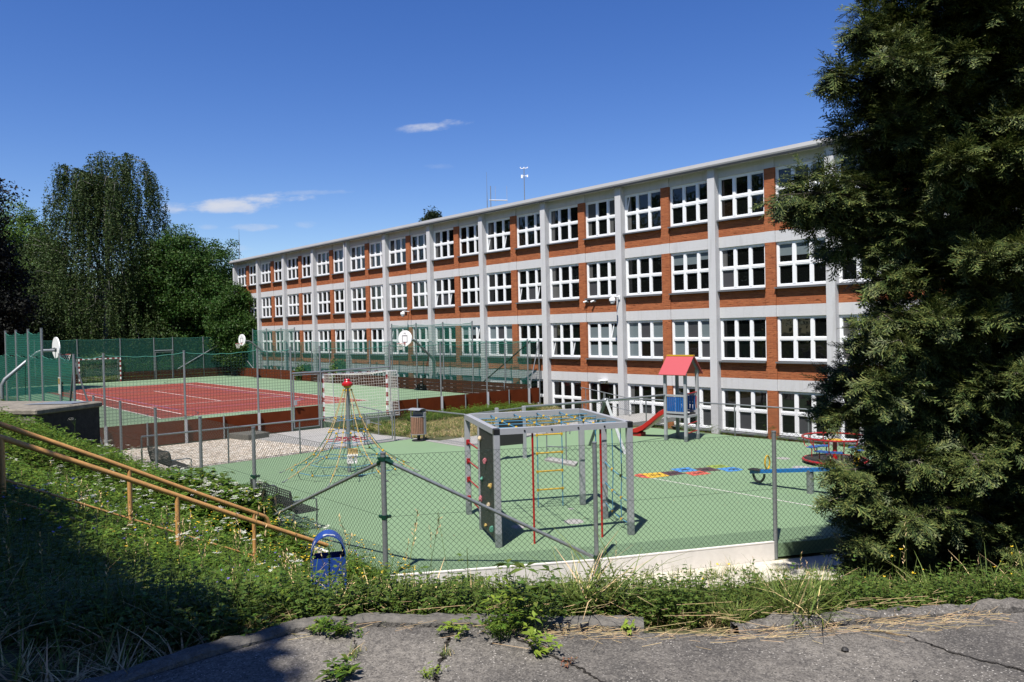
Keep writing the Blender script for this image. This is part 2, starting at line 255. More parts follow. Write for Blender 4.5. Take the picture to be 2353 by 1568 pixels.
    def ball(s, c, r, n=8, sq=(1, 1, 1)):
        c = Vector(c); vs = []; fs = []; m = max(4, n//2)
        for i in range(m+1):
            th = PI*i/m
            for j in range(n): ph = 2*PI*j/n; vs.append(c+Vector((sq[0]*r*math.sin(th)*math.cos(ph), sq[1]*r*math.sin(th)*math.sin(ph), -sq[2]*r*math.cos(th))))
        for i in range(m):
            for j in range(n): fs.append((i*n+j, i*n+(j+1) % n, (i+1)*n+(j+1) % n, (i+1)*n+j))
        return s.add(vs, fs)
    def build(s, name, mats, parent=None, smooth=False, loc=None, rz=0.):
        """linked as ONE mesh object; vertices are world positions unless loc/rz give a local frame"""
        me = bpy.data.meshes.new(name); me.from_pydata(s.v, [], s.f)
        mats = mats if isinstance(mats, (list, tuple)) else [mats]
        for m in mats: me.materials.append(m if not isinstance(m, str) else M[m])
        if len(mats) > 1: me.polygons.foreach_set('material_index', s.m)
        if smooth: smooth_by_angle(me)
        me.update()
        return link(name, me, parent, loc, rz)

def smooth_by_angle(me, ang=R(40)):
    me.polygons.foreach_set('use_smooth', [True]*len(me.polygons))
    try: me.set_sharp_from_angle(angle=ang)
    except Exception: pass

def link(name, me, parent=None, loc=None, rz=0.):
    o = bpy.data.objects.new(name, me); COL.objects.link(o)
    if loc is not None: o.location = loc
    if rz: o.rotation_euler = (0, 0, rz)
    if parent is not None:
        o.parent = parent
        if loc is None: o.matrix_parent_inverse = (Matrix.Translation(parent.location) @ parent.rotation_euler.to_matrix().to_4x4()).inverted()
    return o

def thing(name, label, cat, loc=(0, 0, 0), rz=0., group=None):
    o = bpy.data.objects.new(name, None); COL.objects.link(o); o.location = loc; o.rotation_euler = (0, 0, rz); o.empty_display_size = .2
    return tag(o, label, cat, group)
def tag(o, label=None, cat=None, group=None, kind=None):
    if label: o['label'] = label
    if cat: o['category'] = cat
    if group: o['group'] = group
    if kind: o['kind'] = kind
    return o
def struct(o, kind='structure', label=None, cat=None): return tag(o, label, cat, kind=kind)
def dup_tree(o, parent=None):
    c = o.copy(); COL.objects.link(c)
    if parent is not None: c.parent = parent
    for ch in list(o.children): dup_tree(ch, c)
    return c

def mesh_np(name, V, F, mats, midx=None, parent=None, smooth=False):
    V = np.asarray(V, np.float32); F = np.asarray(F, np.int32); k = F.shape[1]
    me = bpy.data.meshes.new(name); me.vertices.add(len(V)); me.vertices.foreach_set('co', V.ravel())
    me.loops.add(F.size); me.loops.foreach_set('vertex_index', F.ravel()); me.polygons.add(len(F))
    me.polygons.foreach_set('loop_start', np.arange(0, F.size, k, dtype=np.int32))
    try: me.polygons.foreach_set('loop_total', np.full(len(F), k, np.int32))
    except Exception: pass
    for m in (mats if isinstance(mats, (list, tuple)) else [mats]): me.materials.append(M[m] if isinstance(m, str) else m)
    if midx is not None: me.polygons.foreach_set('material_index', np.asarray(midx, np.int32))
    me.update(calc_edges=True); me.validate()
    return link(name, me, parent)

def rods_np(p0, p1, r):
    """many thin three-sided rods at once -> V, F(quads)"""
    p0, p1 = np.asarray(p0, float), np.asarray(p1, float); d = p1-p0; d /= np.linalg.norm(d, axis=1)[:, None]+1e-9
    ref = np.where(np.abs(d[:, 2:3]) > .9, [[1., 0, 0]], [[0, 0, 1.]]); u = np.cross(d, ref); u /= np.linalg.norm(u, axis=1)[:, None]; w = np.cross(d, u)
    V = []
    for k in range(3):
        o = (u*math.cos(2*PI*k/3)+w*math.sin(2*PI*k/3))*r; V += [p0+o, p1+o]
    V = np.stack(V, 1).reshape(-1, 3); b = np.arange(len(p0))[:, None]*6
    F = np.concatenate([b+np.array([[2*k, 2*((k+1) % 3), 2*((k+1) % 3)+1, 2*k+1]]) for k in range(3)])
    return V, F

def text_obj(name, body, size, M4, material, parent, ext=.001):
    cu = bpy.data.curves.new(name, 'FONT'); cu.body = body; cu.size = size; cu.align_x = 'CENTER'; cu.align_y = 'CENTER'; cu.extrude = ext
    t = bpy.data.objects.new(name, cu); COL.objects.link(t); dg = bpy.context.evaluated_depsgraph_get()
    me = bpy.data.meshes.new_from_object(t.evaluated_get(dg)); bpy.data.objects.remove(t); bpy.data.curves.remove(cu)
    me.transform(M4); me.materials.clear(); me.materials.append(M[material])
    return link(name, me, parent)

def frame4(o, x, y, z):
    """matrix with given origin and axes"""
    x, y, z = Vector(x).normalized(), Vector(y).normalized(), Vector(z).normalized(); m = Matrix.Identity(4)
    for i in range(3): m[i][0], m[i][1], m[i][2], m[i][3] = x[i], y[i], z[i], o[i]
    return m
# ------------------------------------------------------------------ ground form
def sstep(x, a, b):
    t = np.clip((x-a)/(b-a), 0, 1); return t*t*(3-2*t)
FA, FB, FC = P(887, 1330, 0), P(1371, 1292, 0), P(1782, 1250, 0)         # corners of the front fence
FL7 = toAB(FA)[1]                                                         # the left fence runs at this b
def ground_h(X, Y):
    X = np.asarray(X, float); Y = np.asarray(Y, float); a = -CA*X+SA*Y; b = SA*X+CA*Y
    # foot of the bank under the front fence
    yf = np.interp(X, [FA.x-.01, FA.x, FB.x, FC.x, 30], [FA.y, FA.y, FB.y, FC.y, FC.y+(30-FC.x)*.23])
    zf = 2.40-(Y-4.45)*.50
    zf = np.maximum(zf, -.34)
    zf = np.where(Y < 4.45, 2.40, zf)
    t = (X+5.9)*.73+(Y-8.8)*.68
    zl = np.clip(2.0-.5*t, -.3, 2.62)
    sb = sstep(a, 13, 20); zb = np.clip((FL7-.25-b)*.55, -.05, 1.9)*sb-.36*(1-sb)
    z = np.maximum(np.maximum(zf, zl), zb)
    inside = sstep(b, FL7-.7, FL7-.1)*sstep(Y-yf, .1, .5)              # playground side
    inside = np.where(X < FA.x, sstep(b, FL7-.7, FL7-.1), inside)
    low = -.72*sstep(b, 25.3, 26.0)*(1-sstep(a, 24, 30))-.03
    z = z*(1-inside)+low*inside
    far = sstep(a, 72, 90)*.5
    return z+far*inside
gx = np.concatenate([np.arange(-150, -24, 6.), np.arange(-24, 14, .4), np.arange(14, 150.1, 6.)]); gy = np.concatenate([np.arange(-40, 0, 5.), np.arange(0, 32, .4), np.arange(32, 300, 6.)])
GX, GY = np.meshgrid(gx, gy); GZ = ground_h(GX, GY); GZ = GZ+np.where((GX > -16) & (GX < 8) & (GY > 4.3) & (GY < 14), .03*np.sin(GX*3.1)*np.cos(GY*2.7), 0)*(GZ > .1)
nx, ny = len(gx), len(gy); ii = (np.arange(ny-1)[:, None]*nx+np.arange(nx-1)[None, :]).ravel()
g = mesh_np('ground', np.stack([GX.ravel(), GY.ravel(), GZ.ravel()], 1), np.stack([ii, ii+1, ii+nx+1, ii+nx], 1), 'soil'); g.data.polygons.foreach_set('use_smooth', [True]*len(g.data.polygons)); struct(g)
def GH(x, y): return float(ground_h(x, y))

# flat sheets, each a few millimetres above the one below
def sheet(name, pts, m, z=.004, thick=.03):
    mb = MB(); pts = [Vector((p[0], p[1], z)) for p in pts]
    ar = sum(pts[i].x*pts[(i+1) % len(pts)].y-pts[(i+1) % len(pts)].x*pts[i].y for i in range(len(pts)))
    if ar < 0: pts.reverse()
    mb.prism(pts, thick); o = mb.build(name, m); return struct(o)
EDGE = [(24.35, 16.5), (21.2, 16.55), (21.3, 20.2), (21.1, 22.5), (19.7, 24.75), (9.0, 24.95), (-2.0, 25.0)]
FD = FC+(FC-FB).normalized()*7.5
playpts = [FA, FB, FC, FD, AB(-2, 25.0)]+[AB(*e) for e in EDGE[::-1][1:]]+[AB(24.35, FL7)]
sheet('playground_surface', playpts, 'rubber', 0.0, .25)
sheet('gravel_bed', [AB(24.36, FL7), AB(24.36, 13.2), AB(30.15, 12.2), AB(30.15, FL7-.4)], 'gravel', .006, .2)
sheet('concrete_pavement', [AB(24.36, 13.21), AB(24.36, 16.1), AB(26.4, 16.3), AB(30.15, 16.1), AB(30.15, 12.21)], 'paver', .010, .2)
sheet('footpath', [AB(24.37, 16.12), AB(24.34, 16.56), AB(21.2, 16.58), AB(21.32, 20.2), AB(21.12, 22.6), AB(20.8, 28.8), AB(23.0, 28.8), AB(23.1, 16.9), AB(26.2, 16.32)], 'paver', .008, .2)
mb = MB(); p, q = P(1462, 1093, .005), P(2010, 1188, .005); n_ = Vector((-(q-p).y, (q-p).x, 0)).normalized()*.018; mb.poly([p-n_, q-n_, q+n_, p+n_]); struct(mb.build('ground_line', 'line'))
mb = MB()
for i in range(230):
    a, b = rnd.uniform(7.6, 24), rnd.uniform(7.2, 24.6); c = AB(a, b, .007)
    if c.y < 12.9+.19*(c.x+2): continue
    r = rnd.uniform(.008, .022); th = rnd.random()*6; mb.mat(rnd.choice([0, 0, 1, 2])).poly([c+Vector((r*math.cos(th+k*1.57), r*math.sin(th+k*1.57)*(.6 if k % 2 else 1), 0)) for k in range(4)])
o = mb.build('fallen_leaves', ['straw', 'fw', 'autumn']); tag(o, 'tiny dry leaves and petals scattered over the green rubber', 'leaf litter', kind='stuff')
ZC = .35
sheet('court_surface', [AB(30.22, 6.5), AB(30.22, 28.2), AB(71.5, 28.2), AB(71.5, 6.5)], 'court', ZC, .5)
sheet('red_court', [AB(36.8, 11.2), AB(36.8, 22.2), AB(63.4, 22.2), AB(63.4, 11.2)], 'red', ZC+.004, .003)
def court_line(mb, a0, b0, a1, b1, w=.06):
    p, q = AB(a0, b0, ZC+.008), AB(a1, b1, ZC+.008); d = (q-p).normalized(); n = Vector((-d.y, d.x, 0))*w/2; mb.poly([p-n, q-n, q+n, p+n])
def dashed(mb, a0, b0, a1, b1, n, w=.06):
    for i in range(n): court_line(mb, a0+(a1-a0)*i/n, b0+(b1-b0)*i/n, a0+(a1-a0)*(i+.55)/n, b0+(b1-b0)*(i+.55)/n, w)
mb = MB()
A0, A1, Bl, Br = 38.2, 62.0, 11.23, 22.17
mb.mat(0)
for s in ((36.83, Bl, 63.37, Bl), (36.83, Br, 63.37, Br), (36.83, Bl, 36.83, Br), (63.37, Bl, 63.37, Br), (A0, 12.6, A1, 12.6), (A0, 20.8, A1, 20.8), (43.7, 12.6, 43.7, 20.8), (56.5, 12.6, 56.5, 20.8), (44, 16.7, 56.2, 16.7)): court_line(mb, *s)
mb.mat(1); dashed(mb, 37.4, 12.5, 37.4, 21.8, 16); court_line(mb, 53.5, 12.7, 53.5, 16.2, .05); court_line(mb, 47, 13, 47, 21, .05); dashed(mb, 33.5, 9.0, 33.5, 26, 30); dashed(mb, 67, 9, 67, 26, 30)
mb.mat(2)
for s in ((40.6, 13.2, 40.6, 20.2), (59.6, 13.2, 59.6, 20.2), (40.6, 13.2, 59.6, 13.2), (40.6, 20.2, 59.6, 20.2), (50.1, 13.2, 50.1, 20.2)): court_line(mb, *s, .05)
mb.mat(3)
def arc(ca, cb, r, t0, t1, n=20, w=.05):
    for i in range(n):
        a, b = t0+(t1-t0)*i/n, t0+(t1-t0)*(i+1)/n; court_line(mb, ca+r*math.cos(a), cb+r*math.sin(a), ca+r*math.cos(b), cb+r*math.sin(b), w)
arc(40.2, 24.4, 4.2, PI, 1.5*PI+1.2); arc(39.6, 9.6, 1.8, 0, 2*PI, 30); arc(30.3, 17.5, 6, -.9, .9); arc(64.5, 24.4, 4.2, PI, 2*PI); arc(39.6, 9, 4.6, .1, 2.6)
mb.build('court_lines', ['line', 'liney', 'linev', 'lined']); struct(bpy.data.objects['court_lines'])

# foreground terrace: old concrete slabs, kerb, cracks
KL = [(P(-200, 1640, 2.5).x-2, P(-200, 1640, 2.5).y-.6)]+[tuple(P(x, y, 2.52))[:2] for x, y in ((100, 1625), (380, 1541), (540, 1492), (690, 1450), (860, 1438), (1160, 1441), (1480, 1452), (1700, 1454), (2000, 1430), (2353, 1404), (2700, 1385))]
pv = [(x, y-.02) for x, y in KL]
mbp = MB(); mbp.prism([Vector((x, y, 2.52)) for x, y in [(KL[-1][0], -3)]+pv[::-1]+[(KL[0][0], -3)]], .4); o = mbp.build('pavement', 'asphalt'); struct(o)
def ragged(p, w, n, amp):
    out = []
    for i in range(n+1):
        t = i/n*(len(p)-1); k = min(int(t), len(p)-2); f = t-k; q = Vector(p[k]).lerp(Vector(p[k+1]), f); out.append((q, w*(.25+1.2*rnd.random()), q+Vector((rnd.uniform(-amp, amp), rnd.uniform(-amp, amp), 0))))
    return out
mbk = MB()
def crackline(p, w, n=46, amp=.012, z=2.524):
    rg = ragged([Vector((x, y, z)) for x, y in p], w, n, amp)
    for (q0, w0, r0), (q1, w1, r1) in zip(rg, rg[1:]):
        d = (r1-r0); d.z = 0
        if d.length < 1e-6: continue
        n_ = Vector((-d.y, d.x, 0)).normalized(); mbk.poly([r0-n_*w0/2, r1-n_*w1/2, r1+n_*w1/2, r0+n_*w0/2])
def G2(x, y): p = P(x, y, 2.52); return (p.x, p.y)
crackline([G2(818, 1472), G2(812, 1500), G2(790, 1525), G2(740, 1568)], .008); crackline([G2(1038, 1455), G2(1022, 1495), G2(1008, 1535), G2(998, 1575)], .022)
crackline([G2(1190, 1470), G2(1245, 1500), G2(1320, 1530), G2(1400, 1575)], .014); crackline([G2(1960, 1445), G2(2080, 1462), G2(2200, 1505), G2(2360, 1545)], .014)
mbk.build('pavement_crack', 'crack'); struct(bpy.data.objects['pavement_crack'])
def kerb_strip(name, ks, w, zt, m, jitter=.012):
    mb = MB(); n = 0; pts = []
    for (x0, y0), (x1, y1) in zip(ks, ks[1:]):
        L = math.hypot(x1-x0, y1-y0); c = max(2, int(L/.06))
        for i in range(c): pts.append((x0+(x1-x0)*i/c, y0+(y1-y0)*i/c))
    pts.append(ks[-1]); rows = []
    for i, (x, y) in enumerate(pts):
        a = pts[max(i-1, 0)]; b = pts[min(i+1, len(pts)-1)]; d = Vector((b[0]-a[0], b[1]-a[1], 0)).normalized(); nn = Vector((-d.y, d.x, 0)); j = lambda: rnd.uniform(-jitter, jitter); q = Vector((x, y, 0))
        wob = .02*mnoise.noise(Vector((x*3, y*3, 1)))
        rows.append([q+nn*j()+Vector((0, 0, zt-.25)), q+nn*(j()*.7)+Vector((0, 0, zt-.015+wob+j()*.3)), q+nn*(.02+j()*.5)+Vector((0, 0, zt+wob+j()*.4)), q+nn*(w*.55)+Vector((0, 0, zt+wob*1.3+j()*.5)), q+nn*(w+j())+Vector((0, 0, zt-.005+wob+j()*.5)), q+nn*(w+j())+Vector((0, 0, zt-.35))])
    vs = [v for r in rows for v in r]; k = 6; fs = [(i*k+j, (i+1)*k+j, (i+1)*k+j+1, i*k+j+1) for i in range(len(rows)-1) for j in range(k-1)]; mb.add(vs, fs)
    o = mb.build(name, m, smooth=True); return struct(o)
kerb_strip('kerb', KL[1:8], .11, 2.553, 'kerb')
kerb_strip('pavement_edge', KL[8:13], .10, 2.555, 'asphalt', .02)

o_ = [Vector((x, y+.06, 2.47)) for x, y in KL[1:]]; i_ = [Vector((x+(.1 if k == 0 else 0), y+.42, 2.40)) for k, (x, y) in enumerate(KL[1:])]; mb = MB(); mb.add(o_+i_, [(k, k+1, len(o_)+k+1, len(o_)+k) for k in range(len(o_)-1)]); struct(mb.build('soil', 'soil'))
# white concrete boards under the front fence, sandy strip outside it
def kerb_board(p, q, name='kerb_wall'):
    mb = MB(); d = (q-p).normalized(); n = Vector((d.y, -d.x, 0))*.03; a, b = p+n, q+n
    mb.bar((a.x, a.y, -.17), (b.x, b.y, -.17), .05, .42); mb.bar((a.x, a.y, .052), (b.x, b.y, .052), .06, .02); return mb
for i, (p, q, lb) in enumerate(((FA, FB, 'long pale concrete board under the wire fence between braced corner post and middle post, mostly behind weeds'), (FB, FC, 'pale concrete board under the wire fence right of the middle post, most in the open'), (AB(toAB(FA)[0]+3, FL7), FA, 'short pale concrete board under the fence beside the blue litter bin'))):
    d = (q-p).normalized(); o = kerb_board(p+d*.06, q-d*.06).build('kerb_board', 'kwhite'); tag(o, lb, 'concrete board', 'concrete boards under the front fence')
mb = MB(); o1, o2 = FB+Vector((-.5, -.1, 0)), FD
st = []
for i in range(14):
    f = i/13; q = o1.lerp(o2, f); st.append((q+Vector((.1, -.06, -.285)), q+Vector((.3, -1.25-.3*math.sin(i*1.3), -.30))))
vs = [v for s in st for v in s]; mb.add(vs, [(2*i, 2*i+1, 2*i+3, 2*i+2) for i in range(13)]); struct(mb.build('sandy_path', 'sand'))

# ------------------------------------------------------------------ school building
H = .580127*BAY; r1 = CZ+.727367*BAY; RL = [r1+H, r1, r1-H, r1-2*H]      # top of the white band under each storey's bricks
LINT, WIN, SILL = .465, 1.84, .085; NB = 14; PW = .36; MW = .46; WW = (BAY-PW-MW)/2; SOF = 10.98
root = thing('school_building', 'long red brick and white concrete school with four rows of white windows', 'school', AB(13.567364*BAY, B0, 0), -YAW)
def bpart(mb, name, m, **k):
    o = mb.build(name, m, None); o.parent = root; return o
LX = NB*BAY; TH = .3
for k in range(4):
    mb = MB(); top = RL[k]; z1 = top-LINT-WIN-SILL; z0 = (RL[k+1] if k < 3 else -1.3)
    for n in range(NB):
        x0 = n*BAY; xm0 = x0+WW; xm1 = xm0+MW; x1 = x0+BAY-PW
        mb.bar((x0, TH/2, (z0+z1)/2), (xm0, TH/2, (z0+z1)/2), TH, z1-z0); mb.bar((xm1, TH/2, (z0+z1)/2), (x1, TH/2, (z0+z1)/2), TH, z1-z0)
    bpart(mb, 'brick_wall', 'brick')
for k in range(4):
    mb = MB(); z1 = RL[k] if k else SOF-.01; z0 = RL[k]-LINT
    for n in range(NB):
        x0 = n*BAY; xm0 = x0+WW; xm1 = xm0+MW; x1 = x0+BAY-PW
        for a, b, y in ((x0, xm0, 0), (xm0, xm1, -.06), (xm1, x1, 0)): mb.bar((a, (TH+y)/2, (z0+z1)/2), (b, (TH+y)/2, (z0+z1)/2), TH-y, z1-z0)
    bpart(mb, 'concrete_band', 'plaster')
for n in range(NB):
    mb = MB(); x = n*BAY+WW+MW/2
    for k in range(4):
        z1 = RL[k]-LINT; z0 = RL[k+1] if k < 3 else -1.3; mb.bar((x, (TH-.06)/2, z0), (x, (TH-.06)/2, z1), MW, TH+.06, (0, 1, 0))
    bpart(mb, 'brick_pillar', 'brick')
for n in range(NB+1):
    mb = MB(); mb.box((n*BAY-PW/2, .02, (SOF-1.4)/2), (PW, .60, SOF+1.39)); bpart(mb, 'concrete_pier', 'plaster')
mb = MB(); mb.box((LX/2-PW/2, 7.6, 4.6), (LX-.1, 14, 12.6)); mb.box((-PW-.02, 7.5, 4.8), (.1, 14.2, 12.2)); bpart(mb, 'inner_wall', 'plaster')
mb = MB(); x0, x1 = -PW-.45, LX+.3
prof = [(-.44, SOF), (-.46, SOF+.03), (-.47, SOF+.10), (-.34, SOF+.27), (-.30, SOF+.29), (15, SOF+.62), (15, SOF)]
mb.mat(0).extrude([Vector((x0, y, z)) for y, z in prof], (x1-x0, 0, 0)); rf = bpart(mb, 'roof', 'roofm')
mb = MB(); mb.box(((x0+x1)/2, -.455, SOF-.02), (x1-x0+.02, .02, .07)); mb.box(((x0+x1)/2, -.43, SOF-.035), (x1-x0, .03, .03)); dt = mb.build('eaves_trim', 'dark'); dt.parent = rf
mb = MB(); mb.box(((x0+x1)/2, -.13, SOF-.006), (x1-x0-.1, .58, .008)); dt = mb.build('soffit', 'soffit'); dt.parent = rf
mb = MB(); xp = 4*BAY-PW*.75; mb.tube([(xp, -.33, SOF-.1), (xp, -.33, -.3)], .035, 8); bpart(mb, 'drainpipe', 'plaster')

def win_frame(w, h, cols=3, open_=()):
    mb = MB(); d = .07; e = .085; m = .12; tr = .125
    def fb(x0, z0, x1, z1, y=0, dd=d): mb.box(((x0+x1)/2, y, (z0+z1)/2), (x1-x0, dd, z1-z0))
    fb(-w/2, 0, -w/2+e, h); fb(w/2-e, 0, w/2, h); fb(-w/2+e, 0, w/2-e, e); fb(-w/2+e, h-e, w/2-e, h)
    pw = (w-2*e-m*(cols-1))/cols; cells = []
    mid = h*.5
    for c in range(1, cols): x = -w/2+e+c*pw+(c-.5)*m; fb(x-m/2, e, x+m/2, h-e, -.006)
    for c in range(cols):
        xa = -w/2+e+c*(pw+m); fb(xa, mid-tr/2, xa+pw, mid+tr/2, -.004); fb(xa, mid-.012, xa+pw, mid+.012, -.03, .03)
        for za, zb in ((e, mid-tr/2), (mid+tr/2, h-e)): cells.append((xa, xa+pw, za, zb))
    for (xa, xb, za, zb) in cells:                                       # slim inner sash
        s = .028; y = .012
        fb(xa, za, xa+s, zb, y, .05); fb(xb-s, za, xb, zb, y, .05); fb(xa+s, za, xb-s, za+s, y, .05); fb(xa+s, zb-s, xb-s, zb, y, .05)
    for i in open_:                                                      # tilted sash swung inwards at the top
        xa, xb, za, zb = cells[i]; p0 = Vector((xa+.04, -.02, za+.03)); p1 = Vector((xa+.17, .04, zb-.03)); mb.bar(p0, p1, .05, .04, (0, 1, 0))
    return mb, cells
def panes(cells, kinds, name):
    mb = MB()
    for (xa, xb, za, zb), kd in zip(cells, kinds):
        if kd == 6:                                                      # blind behind the upper glass strip left dark
            mb.mat(0).poly([(xa, .03, zb-.2), (xb, .03, zb-.2), (xb, .03, zb), (xa, .03, zb)]); mb.mat(4).poly([(xa, .03, za), (xb, .03, za), (xb, .03, zb-.2), (xa, .03, zb-.2)])
        elif kd == 8:                                                    # blind pulled part of the way down
            zm = zb-(zb-za)*rnd.uniform(.35, .75); mb.mat(0).poly([(xa, .03, za), (xb, .03, za), (xb, .03, zm), (xa, .03, zm)]); mb.mat(4).poly([(xa, .03, zm), (xb, .03, zm), (xb, .03, zb), (xa, .03, zb)])
        elif kd == 7:                                                    # bright return wall seen through the left part
            xm = xa+(xb-xa)*.42; mb.mat(3).poly([(xa, .03, za), (xm, .03, za), (xm, .03, zb), (xa, .03, zb)]); mb.mat(0).poly([(xm, .03, za), (xb, .03, za), (xb, .03, zb), (xm, .03, zb)])
        else:
            t = rnd.uniform(-.004, .004); u = rnd.uniform(-.004, .004); mb.mat(kd).poly([(xa, .03+t, za), (xb, .03-t, za), (xb, .03-t+u, zb), (xa, .03+t+u, zb)])
    me = bpy.data.meshes.new(name); me.from_pydata(mb.v, [], mb.f)
    for m in ('glass', 'glass2', 'screen', 'reveal', 'blind'): me.materials.append(M[m])
    me.polygons.foreach_set('material_index', mb.m); me.update(); return me
fr_mesh = {}
for key, op in (('shut', ()), ('tilt1', (1,)), ('tilt4', (5,)), ('low', (0, 4))):
    mb, cells = win_frame(WW, WIN, 3, op); me = bpy.data.meshes.new('window'); me.from_pydata(mb.v, [], mb.f); me.materials.append(M['upvc']); fr_mesh[key] = me
mb = MB(); mb.box((0, -.10, -.045), (WW+.02, .34, .03)); mb.box((0, -.262, -.06), (WW+.02, .02, .06)); me_sill = bpy.data.meshes.new('sill'); me_sill.from_pydata(mb.v, [], mb.f); me_sill.materials.append(M['sill'])
# pane order: (col0 low, col0 high, col1 low, col1 high, col2 low, col2 high)
LEFTK = [7, 7, 0, 0, 0, 0]; PV = {k: panes(cells, v, 'pane') for k, v in dict(dark=[0]*6, brown=[1, 1, 0, 0, 0, 0], left=LEFTK, leftgrey=[3, 7, 0, 0, 0, 0], scr0=[2, 7, 0, 0, 0, 0], scr1=[0, 0, 2, 0, 0, 0], scr2=[7, 7, 0, 0, 2, 0], blind=[6, 6, 6, 6, 6, 6], blindmix=[4, 4, 1, 2, 2, 4], greydk=[7, 7, 2, 0, 0, 0], curtain=[7, 3, 0, 0, 7, 3], half=[0, 8, 0, 8, 0, 8]).items()}
def place_window(n, j, k, frame='shut', pane='dark'):
    x = n*BAY+(WW/2 if j == 0 else WW+MW+WW/2); z = RL[k]-LINT-WIN
    o = bpy.data.objects.new('window', fr_mesh[frame]); COL.objects.link(o); o.parent = root; o.location = (x, .10, z)
    p = bpy.data.objects.new('pane', PV[pane]); COL.objects.link(p); p.parent = o
    s = bpy.data.objects.new('sill', me_sill); COL.objects.link(s); s.parent = o
    return o
special = {(2, 0, 1): ('shut', 'curtain'), (4, 1, 0): ('shut', 'curtain'), (7, 0, 0): ('low', 'left'), (8, 1, 0): ('shut', 'curtain'), (9, 0, 0): ('tilt1', 'left'), (10, 1, 1): ('shut', 'half'), (6, 1, 2): ('tilt4', 'half'), (9, 1, 1): ('shut', 'half'), (11, 0, 2): ('shut', 'curtain'), (3, 1, 2): ('tilt1', 'brown'), (1, 0, 0): ('shut', 'half'), (9, 0, 2): ('shut', 'blindmix'), (9, 1, 2): ('shut', 'blindmix'), (8, 1, 2): ('tilt4', 'blind'), (10, 1, 3): ('shut', 'scr1'), (10, 0, 3): ('shut', 'scr1'), (8, 1, 1): ('shut', 'scr0'), (7, 1, 1): ('low', 'scr1'), (10, 0, 1): ('shut', 'scr0'), (8, 0, 2): ('low', 'left'), (5, 0, 2): ('tilt1', 'left'), (6, 0, 1): ('low', 'scr1'), (4, 0, 2): ('tilt4', 'leftgrey'), (9, 0, 3): ('shut', 'greydk'), (9, 1, 3): ('shut', 'scr2'), (7, 0, 2): ('shut', 'blindmix')}
for n in range(12):
    for j in (0, 1):
        for k in range(4):
            if k == 3 and (n, j) in ((8, 1), (6, 1), (7, 0)): continue
            fr, pn = special.get((n, j, k), ('shut', None))
            if pn is None: pn = rnd.choice(['left', 'left', 'leftgrey', 'dark']) if j == 0 and n < 10 else rnd.choice(['dark', 'dark', 'brown', 'dark'])
            place_window(n, j, k, fr, pn)
mbf, mbp = MB(), MB()                                                   # the last bays, behind the cypress
for n in (12, 13):
    for j in (0, 1):
        for k in range(4):
            x = n*BAY+(WW/2 if j == 0 else WW+MW+WW/2); z = RL[k]-LINT-WIN; me = fr_mesh['shut']
            mbf.add([(v.co.x+x, v.co.y+.1, v.co.z+z) for v in me.vertices], [tuple(p.vertices) for p in me.polygons]); mbf.box((x, 0, z-.045), (WW, .34, .03)); mbp.poly([(x-WW/2, .13, z), (x+WW/2, .13, z), (x+WW/2, .13, z+WIN), (x-WW/2, .13, z+WIN)])
o = mbf.build('window_tail', 'upvc'); o.parent = root; o['kind'] = 'stuff'; p = mbp.build('pane', 'glass'); p.parent = o
# door in bay eight
x = 8*BAY+WW+MW+WW/2; z = RL[3]-LINT-WIN; zb = -.72
mb = MB(); h = WIN+(z-zb)
def fb(x0, z0, x1, z1, y=0, d=.07): mb.box(((x0+x1)/2, y, (z0+z1)/2), (x1-x0, d, z1-z0))
xs = [-WW/2, -WW/2+.62, WW/2-.55, WW/2]; tz = h-.95
for a in xs: fb(max(a-.05, -WW/2), 0, min(a+.05, WW/2), h)
for a, b in zip(xs, xs[1:]):
    a += .05 if a > -WW/2 else .05; b -= .05
    for zz in (0, tz-.1, h-.08): fb(a, zz, b, zz+(.3 if zz == 0 else .12 if zz < h-.1 else .08), -.004)
    fb(a, .3, a+.07, tz-.1, -.008); fb(b-.07, .3, b, tz-.1, -.008)
dr = mb.build('door', 'upvc'); dr.parent = root; dr.location = (x, .10, zb)
mb = MB()
for a, b in zip(xs, xs[1:]): mb.poly([(a, .03, .2), (b, .03, .2), (b, .03, h), (a, .03, h)])
p = mb.build('pane', 'glass'); p.parent = dr
mb = MB(); mb.tube([(.30, -.09, 1.0), (.30, -.09, 1.35)], .014); mb.box((-.08, -.05, 1.3), (.14, .006, .42)); p = mb.build('handle', 'galv'); p.parent = dr
mb = MB(); mb.box((x, -.13, RL[3]-LINT+.10), (.46, .24, .05), bev=.01); mb.box((x, -.12, RL[3]-LINT+.03), (.30, .16, .12), bev=.03); o = bpart(mb, 'door_lamp', 'upvc')
# louvre and vent panel beside the court corner
x = 6*BAY+WW+MW+WW/2; mb = MB(); mb.box((x, .16, z+WIN/2), (WW, .05, WIN))
for i in range(22): mb.bar((x-WW/2+.03, .10, z+.05+i*.082), (x+WW/2-.03, .10, z+.05+i*.082), .09, .018, (0, .6, 1))
bpart(mb, 'louvre', 'alu')
x = 7*BAY+WW/2; mb = MB(); mb.box((x, .12, z+WIN/2), (WW, .05, WIN), bev=.01); o = bpart(mb, 'vent_panel', 'upvc')
mb = MB()
for dx in (-.72, .72):
    for i in range(9): mb.box((x+dx, .08, z+.95+i*.055), (.36, .03, .03))
v = mb.build('grille', 'sill'); v.parent = o
mb = MB(); mb.lathe((0, 0, 0), [(.02, 0), (.28, .0), (.30, .05), (.2, .12), (.04, .16)], 24); v = mb.build('fan_dome', 'greyp'); v.parent = o; v.location = (x+.08, .09, z+1.25); v.rotation_euler = (PI/2, 0, 0)

